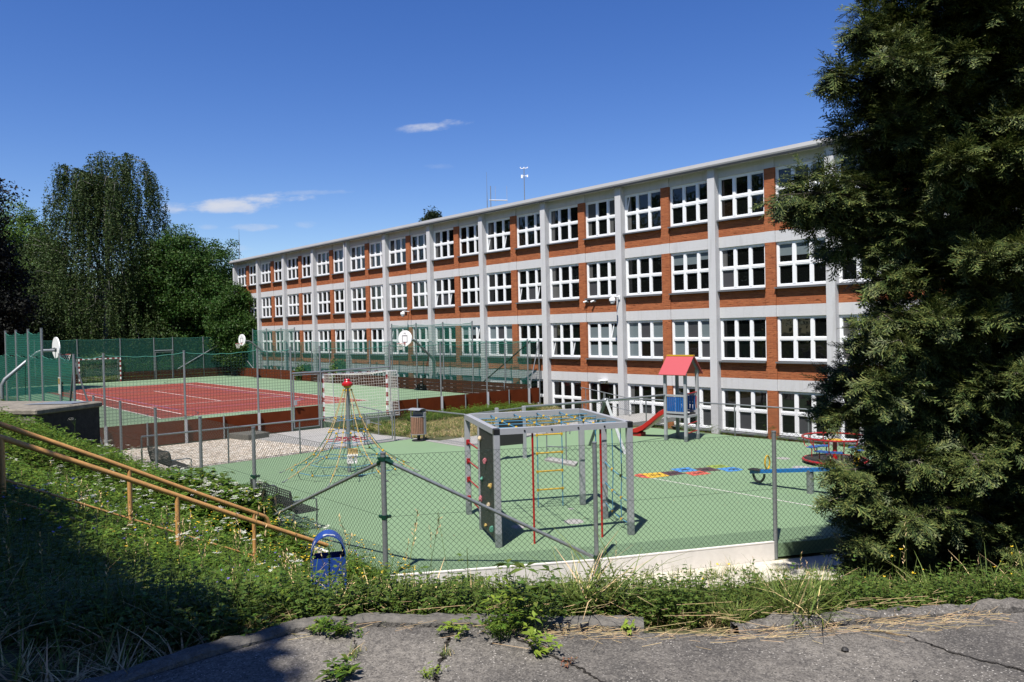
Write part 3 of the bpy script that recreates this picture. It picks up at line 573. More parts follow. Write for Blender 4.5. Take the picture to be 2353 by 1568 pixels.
# small things fixed to the school
def BL(x, y, z): return root.location+Matrix.Rotation(-YAW, 3, 'Z') @ Vector((x, y, z))
def camera_dome(n, dx, z, label, arm=.55):
    x = n*BAY+dx; b = BL(x, -.30 if abs(dx) < .3 else -.02, z); t = thing('security_camera', label, 'security camera', b, -YAW, 'white cameras on the school front')
    mb = MB(); mb.box((0, -.02, 0), (.14, .04, .2), bev=.01); mb.tube([(0, -.03, .02), (0, -arm*.8, .05), (0, -arm, .03), (0, -arm, -.02)], .03, 8); p = mb.build('bracket', 'upvc', None); p.parent = t
    mb = MB(); mb.lathe((0, -arm, -.32), [(.03, 0), (.09, .03), (.115, .10), (.12, .14), (.15, .16), (.15, .26), (.11, .32)], 18); p = mb.build('housing', 'upvc', None, smooth=True); p.parent = t
    mb = MB(); mb.lathe((0, -arm, -.335), [(.02, 0), (.07, .02), (.095, .06)], 16); p = mb.build('lens_dome', 'black', None); p.parent = t
camera_dome(5, WW+MW/2, RL[2]+.56, 'white dome camera on a bracket at a brick pillar over the far basketball board side', .55)
camera_dome(9, -PW/2, RL[2]+.68, 'white dome camera on the concrete pier above the door', .5)
for dx, lb in ((.35, 'small white bullet camera beside the brick pillar, left of two under a window sill'), (.85, 'small white bullet camera under a window sill, right of two')):
    b = BL(8*BAY+WW+MW+dx-.25, -.01, RL[2]+.6); t = thing('security_camera', lb, 'security camera', b, -YAW, 'white cameras on the school front')
    mb = MB(); mb.lathe((0, -.02, -.06), [(.05, 0), (.06, .03), (.05, .1)], 12); mb.tube([(0, -.02, 0), (0, -.12, .01)], .018); p = mb.build('bracket', 'upvc'); p.parent = t; p.matrix_parent_inverse = Matrix()
    mb = MB(); mb.tube([(0.03, -.08, .02), (-.12, -.22, -.05)], .045, 10); p = mb.build('housing', 'upvc'); p.parent = t
# masts on the roof
def mast(x, ytop, ybase, b, label, kind):
    a = a_at(x, b, (ytop+ybase)/2); q = AB(a, b); Y = q.y; zt = D(x, ytop, Y).z; zb = SOF+.35; px = D(x, ytop, Y).x
    t = thing('roof_antenna', label, 'antenna', (px, Y, zb), 0, 'masts on the school roof'); h = zt-zb; return t, h
t, h = mast(1118, 396, 475, B0+5, 'tall thin whip antenna on the school roof, tallest of the masts', 0)
mb = MB(); mb.tube([(0, 0, 0), (0, 0, h*.42), (0, 0, h*.7), (0, 0, h)], [.035, .035, .016, .01], 6); mb.tube([(0, 0, h*.24), (0, 0, h*.26)], .08, 8); p = mb.build('mast', 'galv'); p.parent = t
t, h = mast(1127, 428, 475, B0+5, 'dipole antenna with a side arm on the school roof, beside the whip antenna', 1)
mb = MB(); mb.tube([(0, 0, 0), (0, 0, h)], .035, 6); p = mb.build('mast', 'galv'); p.parent = t
mb = MB(); zz = h*.64; mb.tube([(-.1, 0, zz), (1.15, 0, zz-.04)], .04, 6)
for dx, l0, l1 in ((.32, -.15, .95), (1.12, -.6, .95)): mb.tube([(dx, 0, zz+l0), (dx, 0, zz+l1)], .012, 5)
p = mb.build('dipole_arm', 'alu'); p.parent = t
t, h = mast(1204, 388, 458, B0+3, 'weather mast with cup sensors on a tripod foot on the school roof', 2)
mb = MB(); mb.tube([(0, 0, .3), (0, 0, h)], .03, 6)
for k in range(3): mb.tube([(0, 0, .42), (.32*math.cos(k*2.1+.3), .32*math.sin(k*2.1+.3), 0)], .02, 5)
p = mb.build('mast', 'galv'); p.parent = t
mb = MB(); mb.tube([(-.22, 0, h), (.22, 0, h+.03)], .02, 5)
for dx in (-.22, 0, .22): mb.ball((dx, 0, h+.06), .04, 8)
mb.box((-.14, 0, h*.82), (.1, .1, .2)); mb.tube([(-.16, 0, h*.83), (.18, 0, h*.83)], .02, 5); mb.box((.2, 0, h*.83), (.08, .08, .14)); p = mb.build('sensor', 'white'); p.parent = t
q = AB(13.567*BAY-.2, B0+.2); t = thing('lightning_rod', 'thin lightning rod at the far left corner of the school roof', 'lightning rod', (q.x, q.y, SOF+.3)); mb = MB(); mb.tube([(0, 0, 0), (0, 0, 1.5), (0, 0, 3.0)], [.03, .025, .01], 6); p = mb.build('mast', 'galvd'); p.parent = t
mb = MB(); mb.tube([(0, 0, -.05), (0, 0, .12)], [.09, .05], 8); p = mb.build('base', 'galvd'); p.parent = t
# ------------------------------------------------------------------ ball court fences
PH = 3.55
def net_panel(parent, p, q, z0, z1, m, sag=.0, name='net'):
    """a net hung between two posts, in its own frame so that the cords run along and up"""
    p, q = Vector(p), Vector(q); d = q-p; L = Vector((d.x, d.y)).length; rz = math.atan2(d.y, d.x); n = 8; mb = MB()
    top = [(L*i/n, 0, z1-z0-sag*math.sin(PI*i/n)) for i in range(n+1)]; bot = [(L*i/n, 0, 0) for i in range(n+1)]
    mb.add(bot+top, [(i, i+1, n+2+i, n+1+i) for i in range(n)]); o = mb.build(name, m); o.parent = parent; o.location = (p.x-parent.location.x, p.y-parent.location.y, z0-parent.location.z); o.rotation_euler = (0, 0, rz); return o
def net_rope(mb, p, q, z, sag, scal=0.):
    p, q = Vector(p), Vector(q); n = 14; pts = []
    for i in range(n+1):
        f = i/n; v = p.lerp(q, f); v.z = z-sag*math.sin(PI*f)-(scal*abs(math.sin(PI*f*4)) if scal else 0); pts.append(v)
    mb.tube(pts, .012, 4, cap=False)
def post(parent, p, z0, z1, r=.038, m='galv', cap=True):
    mb = MB(); mb.tube([(p.x, p.y, z0), (p.x, p.y, z1)], r, 10)
    if cap: mb.tube([(p.x, p.y, z1), (p.x, p.y, z1+.02)], r*1.15, 10)
    return mb.build('post', m, parent, smooth=True)

def board_run(parent, p, q, z0, z1, m, batt=True, planks=0, th=.03, off=0.):
    d = (q-p); d.z = 0; L = d.length; d.normalize(); n = Vector((-d.y, d.x, 0)); p = p+n*off; q = q+n*off; mb = MB()
    if planks:
        h = (z1-z0)/planks
        for i in range(planks): z = z0+h*(i+.5); mb.bar((p.x, p.y, z), (q.x, q.y, z), th, h-.022)
    else: mb.bar((p.x, p.y, (z0+z1)/2), (q.x, q.y, (z0+z1)/2), th, z1-z0)
    o = mb.build('board', m, parent)
    if batt:
        mb = MB()
        for zz in (z0+(z1-z0)*.30, z0+(z1-z0)*.66): a = p-n*(th/2+.012); b = q-n*(th/2+.012); mb.bar((a.x, a.y, zz), (b.x, b.y, zz), .02, .028)
        mb.build('batten', 'batten', o)
    return o
# --- near end, between gravel and court
t = thing('court_fence', 'near end fence of the ball court with dark net over reddish boards, behind gravel', 'net fence', AB(30.2, 17, 0), 0, 'fences round the ball court')
nb = [6.35, 7.3, 10.1, 13.0, 14.45]; nb2 = [15.8, 19.35, 22.26, 25.2, 28.1, 28.95]
for b in nb+nb2: post(t, AB(30.2, b), -.05, PH, .040)
for seq in (nb, nb2):
    for b0, b1 in zip(seq, seq[1:]):
        net_panel(t, AB(30.2, b0), AB(30.2, b1), .88 if (b0, b1) != (15.8, 19.35) else 2.5, PH-.06, 'netn', .10)
mb = MB()
for b0, b1 in list(zip(nb, nb[1:]))+list(zip(nb2, nb2[1:])): net_rope(mb, AB(30.2, b0), AB(30.2, b1), PH-.05, .10, .03)
mb.build('net_cord', 'cordg', t)
net_panel(t, AB(30.2, 14.45), AB(30.2, 15.8), 2.62, PH-.06, 'netn', .05)
for b0, b1 in list(zip(nb, nb[1:]))+list(zip(nb2[1:], nb2[2:])):
    board_run(t, AB(30.2, b1-.05), AB(30.2, b0+.05), .04 if b1 < 20 else .10, .90, 'board', True, off=-.01)
    if b1-b0 > 2:
        bm = (b0+b1)/2; mb = MB(); q = AB(30.14, bm); mb.bar((q.x, q.y, -.02), (q.x, q.y, .94), .05, .05, (0, 1, 0)); mb.build('stud', 'galv', t)
    q = AB(30.13, b0); mb = MB(); mb.bar((q.x, q.y, -.02), (q.x, q.y, .92), .10, .06, (0, 1, 0)); mb.build('post_bracket', 'alu', t)
mb = MB(); mb.tube([AB(30.2, 14.45, 2.45), AB(30.2, 15.8, 2.45), AB(30.2, 19.35, 2.50)], .038, 8); mb.build('top_rail', 'galv', t)
for (b0, b1) in ((6.35, 7.2), (28.1, 28.95)):
    mb = MB(); mb.tube([AB(30.2, b1 if b1 < 10 else b0, .6 if b1 > 10 else .2), AB(30.2, b0 if b1 < 10 else b1, PH-.15)], .030, 8); mb.build('brace', 'galv', t)
# --- school side
t2 = thing('court_fence', 'long net fence of the ball court along the foot of the school', 'net fence', AB(50, 28.4, 0), 0, 'fences round the ball court')
sp = [30.2+.05, 32.4, 35.3, 38.2, 41.1, 44.0, 46.9, 49.8, 52.7, 55.6, 58.5, 61.0, 63.9, 66.8, 69.3, 71.5]; tall = {35.3, 38.2, 41.1, 44.0, 58.5, 61.0, 63.9, 66.8}
for a in sp[1:]: post(t2, AB(a, 28.4), 0, 4.65 if a in tall else PH, .045, 'galv')
for a0, a1 in zip(sp, sp[1:]):
    net_panel(t2, AB(a0, 28.4), AB(a1, 28.4), 1.0, PH-.05, 'netb', .06)
    if a0 in tall and a1 in tall: net_panel(t2, AB(a0, 28.4), AB(a1, 28.4), PH-.06, 4.57, 'netb', .08)
mb = MB()
for a0, a1 in zip(sp, sp[1:]):
    net_rope(mb, AB(a0, 28.4), AB(a1, 28.4), PH-.04, .06, .04)
    if a0 in tall and a1 in tall: net_rope(mb, AB(a0, 28.4), AB(a1, 28.4), 4.59, .08, .03)
mb.build('net_cord', 'cordg', t2)
for i, (a0, a1) in enumerate(zip(sp, sp[1:])):
    board_run(t2, AB(a0+.04, 28.3), AB(a1-.04, 28.3), .2, 1.12, 'boarddk' if i < 9 else 'board', False, 4 if i < 10 else 0)
mb = MB(); mb.tube([AB(30.3, 28.4, PH-.1), AB(34.6, 28.4, .95)], .035, 8); mb.build('brace', 'clampg', t2)
mb = MB(); mb.tube([AB(71.4, 28.4, PH-.1), AB(66.9, 28.4, 1.1)], .04, 8); mb.build('brace', 'galv', t2)
# --- far end
t3 = thing('court_fence', 'far end net fence of the ball court, dark green in front of the trees', 'net fence', AB(71.6, 17, 0), 0, 'fences round the ball court')
fb_ = [6.5, 9.4, 12.3, 15.35, 18.65, 21.4, 23.0, 25.7, 28.35]
for b in fb_: post(t3, AB(71.6, b), 0, PH+.5, .045)
for b0, b1 in zip(fb_, fb_[1:]): net_panel(t3, AB(71.6, b0), AB(71.6, b1), .9, PH+.45, 'netf', .05)
mb = MB()
for b0, b1 in zip(fb_, fb_[1:]): net_rope(mb, AB(71.6, b0), AB(71.6, b1), PH+.46, .05)
mb.build('net_cord', 'cordg', t3)
for b0, b1 in zip(fb_, fb_[1:]):
    if (b0, b1) != (15.35, 18.65): board_run(t3, AB(71.55, b0+.04), AB(71.55, b1-.04), .3, 1.15, 'boarddk', False, 4)
for b0, b1, m in ((21.3, 28.3, 0), (28.2, 24, 1)):
    pass
mb = MB(); mb.tube([AB(71.6, 28.3, PH+.35), AB(71.6, 23.4, 1.2)], .04, 8); mb.build('brace', 'galv', t3)
mb = MB(); mb.tube([AB(71.6, 21.4, 2.9), AB(71.6, 23.0, 2.9)], .045, 8); mb.tube([AB(71.55, 21.5, .4), AB(71.55, 21.5, 2.75), AB(71.55, 22.9, 2.75), AB(71.55, 22.9, .4)], .035, 8); mb.build('gate_frame', 'galv', t3)
# --- left side
t4 = thing('court_fence', 'left side net fence of the ball court with a tall thick green part', 'net fence', AB(45, 6.4, 0), 0, 'fences round the ball court')
ls = [30.2, 32.6, 35.8, 38.6, 41.5, 44.3, 47.2, 50.1, 53, 55.9, 58.8, 61.7, 64.6, 67.5, 71.5]
for i, a in enumerate(ls[1:-1]): post(t4, AB(a, 6.4), 0, 4.55 if 35 < a < 45 else PH, .05)
for a0, a1 in zip(ls, ls[1:]):
    net_panel(t4, AB(a0, 6.4), AB(a1, 6.4), .35, PH-.1, 'netg', .12)
    if 35 < a0 < 42: net_panel(t4, AB(a0, 6.4), AB(a1, 6.4), PH-.15, 4.46, 'netg', .14)
mb = MB()
for a0, a1 in zip(ls, ls[1:]):
    net_rope(mb, AB(a0, 6.4), AB(a1, 6.4), PH-.09, .12, .03)
    if 35 < a0 < 42: net_rope(mb, AB(a0, 6.4), AB(a1, 6.4), 4.47, .14, .02)
mb.build('net_cord', 'cordg', t4)
mb = MB(); mb.tube([AB(30.3, 6.4, PH-.15), AB(31.7, 6.35, .3)], .035, 8); mb.build('brace', 'galvd', t4)
for a0, a1 in zip(ls, ls[1:]): board_run(t4, AB(a0+.05, 6.5), AB(a1-.05, 6.5), .3, .62 if a0 < 50 else 1.1, 'boarddk', False, 2)
t = thing('notice_tag', 'small paper tag hanging on the green side net of the ball court', 'notice', AB(32.2, 6.34, 2.5)); mb = MB(); d = (AB(1, 0)-AB(0, 0))
mb.bar(AB(32.1, 6.30, 2.38), AB(32.45, 6.30, 2.38), .012, .62); p = mb.build('card', 'paper', t); mb = MB(); mb.bar(AB(32.15, 6.286, 2.55), AB(32.4, 6.286, 2.55), .006, .2); mb.build('print', 'picture', p)

# --- gates
t = thing('court_gate', 'grey mesh gate into the ball court with a brown lower board', 'gate', AB(30.2, 15.1, 0))
mb = MB(); b0, b1 = 14.55, 15.70; z0, z1 = .12, 2.36
mb.tube([AB(30.2, b0, z0), AB(30.2, b1, z0), AB(30.2, b1, z1), AB(30.2, b0, z1)], .038, 8, closed=True); mb.build('gate_frame', 'galv', t)
net_panel(t, AB(30.2, b0), AB(30.2, b1), 1.02, 2.34, 'netn'); board_run(t, AB(30.2, b1-.04), AB(30.2, b0+.04), .16, 1.0, 'board', True)
mb = MB(); mb.box(AB(30.14, b0+.05, 1.2), (.1, .1, .2), -YAW); mb.tube([AB(30.1, b0+.06, 1.3), AB(30.08, b0+.24, 1.3)], .015, 6); mb.build('handle', 'alu', t)

# --- goals
def goal(label, a, s, b0, b1, h, deep, zc):
    """s: side the net hangs to (+1 away, -1 towards the camera)"""
    t = thing('football_goal', label, 'goal', AB(a, (b0+b1)/2, zc), 0, 'goals at the ends of the ball court')
    for bb in (b0, b1):
        mb = MB(); n = 10
        for i in range(n): mb.mat(i % 2); p = AB(a, bb, zc+h*i/n); mb.box((p.x, p.y, zc+h*(i+.5)/n), (.08, .08, h/n), -YAW)
        mb.build('goal_post', ['redd', 'white'], t)
    mb = MB(); n = 15
    for i in range(n): mb.mat(i % 2); p, q = AB(a, b0+.04+(b1-b0-.08)*i/n, zc+h-.04), AB(a, b0+.04+(b1-b0-.08)*(i+1)/n, zc+h-.04); mb.bar(p, q, .08, .08)
    mb.build('crossbar', ['redd', 'white'], t)
    mb = MB(); dt = deep*.85; db = deep
    for bb in (b0, b1): mb.tube([AB(a+s*.05, bb, zc+h-.03), AB(a+s*dt*.9, bb, zc+h), AB(a+s*dt, bb, zc+h-.12), AB(a+s*db, bb, zc+.05), AB(a+s*.05, bb, zc+.03)], .016, 8)
    mb.tube([AB(a+s*db, b0, zc+.05), AB(a+s*db, b1, zc+.05)], .016, 8); mb.tube([AB(a+s*dt*.95, b0, zc+h-.02), AB(a+s*dt*.95, b1, zc+h-.02)], .014, 8); mb.build('net_frame', 'alu', t)
    p0, p1 = [], []; st = .125
    def seg(f, n, m):
        g = [[f(i/n, j/m) for j in range(m+1)] for i in range(n+1)]
        for i in range(n+1):
            for j in range(m+1):
                if i < n: p0.append(g[i][j]); p1.append(g[i+1][j])
                if j < m: p0.append(g[i][j]); p1.append(g[i][j+1])
    W = b1-b0; nw = int(W/st); sg = lambda u, v: .10*math.sin(PI*u)*math.sin(PI*v)
    seg(lambda u, v: AB(a+s*(.05+dt*v), b0+W*u, zc+h-.02-sg(u, v)), nw, int(dt/st)+1)
    seg(lambda u, v: AB(a+s*(dt+(db-dt)*v+.4*sg(u, v)), b0+W*u, zc+(h-.05)*(1-v)+.02), nw, int(h/st))
    for bb, o in ((b0, -1), (b1, 1)): seg(lambda u, v: AB(a+s*((dt+(db-dt)*(1-v))*u), bb+o*.02, zc+h*v-.02*v), int(db/st)+1, int(h/st))
    V, F = rods_np([tuple(x) for x in p0], [tuple(x) for x in p1], .0048); mesh_np('net', V, F, 'cordw', parent=t)
    return t
t = goal('red and white goal with white net bulging out by the court gate', 30.25, -1, 15.95, 19.2, 2.06, 1.0, .30)
t = goal('red and white goal at the far end of the ball court', 71.45, 1, 15.42, 18.58, 2.06, 1.0, ZC)

# --- basketball hoops
def hoop(label, a, bpole, bboard, sgn, face):
    """sgn: direction in b from pole to board; face: the front of the board looks along this"""
    t = thing('basketball_hoop', label, 'basketball hoop', AB(a, bpole, 0), 0, 'basketball hoops beside the ball court'); zr = ZC+3.05
    mb = MB(); mb.tube([AB(a, bpole, 0), AB(a, bpole, 2.15), AB(a, bpole+sgn*.12, 2.4), AB(a, bboard-sgn*.75, zr+.12), AB(a, bboard-sgn*.55, zr+.2), AB(a, bboard-sgn*.05, zr+.2)], [.085, .085, .085, .075, .07, .06], 12); mb.build('pole', 'galv' if sgn > 0 else 'galvd', t, smooth=True)
    mb = MB(); cen = AB(a, bboard, zr+.30); ax = (AB(1, 0)-AB(0, 0)).normalized(); az = Vector((0, 0, 1)); nrm = (AB(0, 1)-AB(0, 0))*sgn
    pts = [];  n = 36
    for i in range(n):
        th = 2*PI*i/n; x, z = .72*math.cos(th), .50*math.sin(th)
        if z < -.25: x *= 1-.35*((-z-.25)/.25)
        pts.append(cen+ax*x+az*z-nrm*.02)
    mb.extrude(pts, nrm*.045); bd = mb.build('backboard', 'white', t)
    mb = MB(); k = nrm*.031
    def fr(x0, z0, x1, z1): mb.bar(cen+ax*x0+az*z0+k, cen+ax*x1+az*z1+k, .012, .03, nrm)
    fr(-.26, -.22, .26, -.22); fr(-.26, .18, .26, .18)
    for x in (-.26, .26): mb.bar(cen+ax*x+az*-.22+k, cen+ax*x+az*.18+k, .03, .012, nrm)
    mb.build('target_square', 'ink', bd)
    mb = MB()
    for dx in (-.07, .05): mb.bar(cen+ax*(dx-.025)+az*.33+k, cen+ax*(dx+.04)+az*.33+k, .008, .045 if dx < 0 else .03, nrm)
    mb.build('print', 'ink', bd)
    mb = MB(); rc = cen+nrm*.36+az*-.30; mb.tube([rc+Vector((.225*math.cos(2*PI*i/18), .225*math.sin(2*PI*i/18), 0)) for i in range(18)], .011, 6, closed=True)
    mb.bar(cen+k+az*-.30, rc-nrm*.22, .12, .03); mb.bar(cen+k+az*-.42, cen+k+az*-.25, .10, .02, nrm); rm = mb.build('rim', 'redp', t)
    p0, p1 = [], []
    for i in range(12):
        for j in range(4):
            def q(i_, j_): r = .22-.028*j_; an = 2*PI*(i_+.5*(j_ % 2))/12; return rc+Vector((r*math.cos(an), r*math.sin(an), -.1*j_))
            p0 += [q(i, j), q(i, j)]; p1 += [q(i, j+1), q(i+(1 if j % 2 else -1), j+1)]
    V, F = rods_np([tuple(x) for x in p0], [tuple(x) for x in p1], .008); mesh_np('hoop_mesh', V, F, 'cordw', parent=rm)
    mb = MB(); mb.box(cen-nrm*.05+az*-.02, (.5, .06, .06), -YAW); mb.bar(cen-nrm*.04+az*.02, AB(a, bboard-sgn*.6, zr+.15), .03, .03); mb.build('bracket', 'galv', t)
hoop('oval white backboard facing the camera in front of the middle of the school', 39.7, 28.75, 26.6, -1, -1)
hoop('oval white backboard before the far left end of the school', 64.6, 28.75, 26.5, -1, -1)
hoop('oval white backboard seen edge on over the tall green net', 39.4, 5.5, 7.6, 1, 1)

# ------------------------------------------------------------------ wire fences
def chain_wires(p, q, z0f, z1f, pitch=.098, r=.0021):
    """diagonal wires of a chain-link panel between ground points p and q"""
    p, q = Vector(p), Vector(q); L = (q-p).length; d = (q-p)/L; A, Bq = [], []
    def pt(s, z): v = p+d*s; return (v.x, v.y, z)
    z0, z1 = z0f, z1f; h = z1-z0; s = -h
    while s < L:
        sa, za = s, z0; sb, zb = s+h, z1
        if sa < 0: za += -sa; sa = 0
        if sb > L: zb -= sb-L; sb = L
        if sb > sa+.01: A += [pt(sa, za), pt(sa, z0+z1-za)]; Bq += [pt(sb, zb), pt(sb, z0+z1-zb)]
        s += pitch
    return A, Bq
def tension_wires(A, B, p, q, zs):
    for z in zs: A.append((p.x, p.y, z)); B.append((q.x, q.y, z))
def clamp(mb, c, r=.05): mb.tube([(c[0], c[1], c[2]-.035), (c[0], c[1], c[2]+.035)], r, 10); mb.box((c[0]+.06, c[1]+.03, c[2]), (.10, .05, .05), .6, .01); mb.box((c[0]-.06, c[1]+.04, c[2]), (.10, .05, .05), -.7, .01)
FH = 2.06
t = thing('chain_link_fence', 'green wire mesh fence on round grey posts round the front of the playground', 'wire fence', (FA.x, FA.y, 0))
dB = (FC-FB).normalized(); FE = FC+dB*3.4
lp = [FA]+[AB(a, FL7) for a in (16.1, 19.3, 22.8, 26.3, 29.6)]
for p in lp+[FB, FC, FE]: post(t, p, -.45 if p in (FB, FC, FE) else -.1, FH+.03, .040 if p is not FA else .044)
for p, q in list(zip(lp, lp[1:]))+[(FA, FB), (FB, FC), (FC, FE)]:
    A, B = chain_wires(p, q, .03 if p is not FC else -.22, FH); tension_wires(A, B, p, q, (.05, 1.03, FH)); V, F = rods_np(A, B, .0031); mesh_np('wire_mesh', V, F, 'wire', parent=t)
dl = (lp[1]-FA).normalized(); dr = (FB-FA).normalized()
mb = MB(); mb.tube([FA+dl*.06+Vector((0, 0, FH-.12)), FA+dl*(lp[1]-FA).length*.93+Vector((0, 0, .12))], .030, 10); mb.build('brace', 'galv', t, smooth=True)
mb = MB(); mb.tube([FA+dr*.06+Vector((0, 0, FH-.10)), FB-dr*.07+Vector((0, 0, .10))], .031, 10); mb.build('brace', 'galv', t, smooth=True)
for c in ((FA.x, FA.y, FH-.06), (FA.x, FA.y, 1.03), (FB.x, FB.y, .09), (lp[1].x, lp[1].y, 1.03)):
    mb = MB(); clamp(mb, c, .052); mb.build('clamp', 'clampg', t)
for e, dd in ((FH-.1, dl), (FH-.09, dr)):
    mb = MB(); q = FA+dd*.09+Vector((0, 0, e)); mb.tube([q-dd*.08+Vector((0, 0, .02)), q+dd*.06-Vector((0, 0, .05))], .043, 8); mb.build('clamp', 'clampg', t)

# low railing with wire mesh between playground, gravel and school
t = thing('low_railing', 'low tube railing with wire mesh behind the playground, from the gravel round to the school', 'railing', AB(24.35, 11, 0))
rl = [(24.35, FL7+.05), (24.35, 9.45), (24.35, 11.92), (24.35, 14.45)]; r2 = [(24.35, 15.75), (24.35, 16.5)]; r3 = [(23.7, 16.62), (21.15, 16.66), (21.25, 19.6), (21.1, 22.6), (19.65, 24.85), (15.65, 25.02), (12.8, 25.06), (10, 25.08), (7, 25.1), (4, 25.1)]
RH = 1.14
for seq in (rl, r2, r3):
    mb = MB(); mb.tube([AB(a, b, RH) for a, b in seq], .026, 8); mb.build('top_rail', 'galv', t, smooth=True)
    for a, b in seq: post(t, AB(a, b), -.1, RH-.02, .024, 'galvd', False)
    A, B = [], []
    for (a0, b0), (a1, b1) in zip(seq, seq[1:]):
        p, q = AB(a0, b0), AB(a1, b1); x, y = chain_wires(p, q, .04, RH-.04, .085); A += x; B += y; tension_wires(A, B, p, q, (.04, .55, RH-.05))
    V, F = rods_np(A, B, .0021); mesh_np('wire_mesh', V, F, 'wire', parent=t)
t = thing('playground_gate', 'low grey tube gate in the railing between court gate and playground', 'gate', AB(24.35, 15.1, 0))
mb = MB(); mb.tube([AB(24.35, 14.55, .1), AB(24.35, 15.65, .1), AB(24.35, 15.65, 1.13), AB(24.35, 14.55, 1.13)], .03, 8, closed=True); mb.build('gate_frame', 'galv', t)
A, B = chain_wires(AB(24.35, 14.58), AB(24.35, 15.62), .12, 1.1, .085); V, F = rods_np(A, B, .002); mesh_np('wire_mesh', V, F, 'wire', parent=t)
mb = MB(); mb.box(AB(24.3, 14.6, .85), (.06, .08, .14), -YAW); mb.build('handle', 'alu', t)
# tube handrails
def handrail(label, p0, p1, h, name='steel_handrail'):
    t = thing(name, label, 'handrail', p0); d = (p1-p0); d.z = 0; L = d.length; d.normalize(); up = Vector((0, 0, 1))
    mb = MB(); a, b = p0+up*h, p1+up*h; mb.tube([a-d*.02-up*.10, a-d*.06, a, b, b+d*.08-up*.03, b+d*.07-up*.12], .021, 8); mb.tube([p0+up*h*.45+d*.05, p1+up*h*.45], .016, 6); mb.build('rail', 'galv', t, smooth=True)
    for f in (.08, .92): mb = MB(); q = p0.lerp(p1, f); mb.tube([q-up*.1, q+up*h], .019, 8); mb.build('post', 'galv', t)
handrail('bent steel handrail beside the goal, behind the low gate', AB(28.4, 16.25, .10), AB(26.1, 16.25, -.02), 1.0)
handrail('steel handrail of the ramp at the school door', AB(25.6, 27.4, .15), AB(22.4, 27.4, -.25), 1.05)
handrail('short steel handrail behind the climbing frame', P(1253, 1058, 0), P(1306, 1063.5, 0), 1.0)
mb = MB(); pl = [P(1251, 1060), P(1263, 1054), P(1328, 1066), P(1322, 1074)]; mb.prism([p+Vector((0, 0, .06)) for p in pl], .06); o = mb.build('concrete_slab', 'paver'); tag(o, 'flat pale concrete slab lying on green rubber behind the climbing frame', 'slab')
mb = MB(); c = P(572, 1000, .12); mb.box((c.x, c.y, .10), (1.25, 1.0, .24), -YAW+.25, .02); o = mb.build('manhole_slab', 'kerb'); tag(o, 'grey square concrete slab lying on the pale gravel', 'slab')
# ------------------------------------------------------------------ climbing frame
FL, FR, BL_, BR = P(1146, 1257.4), P(1450, 1228.5), P(1077.7, 1181.7), P(1339, 1160.7)
BR = FR+(BL_-FL); MR = FR.lerp(BR, .5); ML = FL.lerp(BL_, .5); ZT = D(1450, 969, FR.y).z
t = thing('climbing_frame', 'square aluminium climbing frame with rope roof, dark climbing wall and rope net', 'climbing frame', FL)
ex = (FR-FL).normalized(); ey = (BL_-FL).normalized(); ang = math.atan2(ex.y, ex.x); PS = .115; up = Vector((0, 0, 1))
for p in (FL, FR, BL_, BR, MR, ML):
    mb = MB(); mb.box((p.x, p.y, ZT/2+.13), (PS, PS, ZT-.26), ang, .008); o = mb.build('post', 'alu', t)
    mb = MB(); mb.box((p.x, p.y, .13), (PS+.004, PS+.004, .27), ang, .008); mb.build('foot', 'aludark', o)
zt = ZT-PS/2
for a, b in ((FL, FR), (BL_, BR), (FL, BL_), (FR, BR)):
    d = (b-a).normalized(); mb = MB(); mb.bar(a+d*PS*.5+up*zt, b-d*PS*.5+up*zt, PS*.98, PS*.98); o = mb.build('top_beam', 'alu', t)
    mb = MB(); sd = Vector((d.y, -d.x, 0)); L = (b-a).length
    for f in (.2, .4, .6, .8): q = a.lerp(b, f)+sd*(PS*.49)+up*zt; mb.tube([q, q+sd*.012], .018, 8)
    mb.build('bolt_cap', 'black', o)
for p in (FL, FR):
    mb = MB(); mb.box((p.x, p.y, zt), (PS+.01, PS+.01, PS+.01), ang, .012); mb.build('corner_cap', 'black', t)
for p in (BL_, BR):
    mb = MB(); mb.box((p.x, p.y, zt), (PS, PS, PS), ang, .012); mb.build('corner_cap', 'alu', t)
LXf, LYf = (FR-FL).length, (BL_-FL).length
for i in range(1, 5):
    f = i/5; mb = MB(); a, b = FL.lerp(BL_, f)+up*(zt-.0), FR.lerp(BR, f)+up*zt; mb.tube([a.lerp(b, k/10)-up*.02*math.sin(PI*k/10) for k in range(11)], .010, 6, cap=False); mb.build('rope', 'ropeb', t)
    a, b = FL.lerp(FR, f)+up*zt, BL_.lerp(BR, f)+up*zt; mb = MB(); mb.tube([a.lerp(b, k/10)-up*.02*math.sin(PI*k/10) for k in range(11)], .010, 6, cap=False); mb.mat(1)
    for j in range(1, 5): q = a.lerp(b, j/5)-up*.02*math.sin(PI*j/5); mb.ball(q, .032, 8)
    mb.build('rope', ['ropeb', 'yellow'], t)
for f in (.262, .775):
    q = FL.lerp(FR, f); mb = MB(); mb.tube([q-up*.05, q+up*(ZT-PS)], .021, 10); mb.build('sliding_pole', 'redp', t, smooth=True)
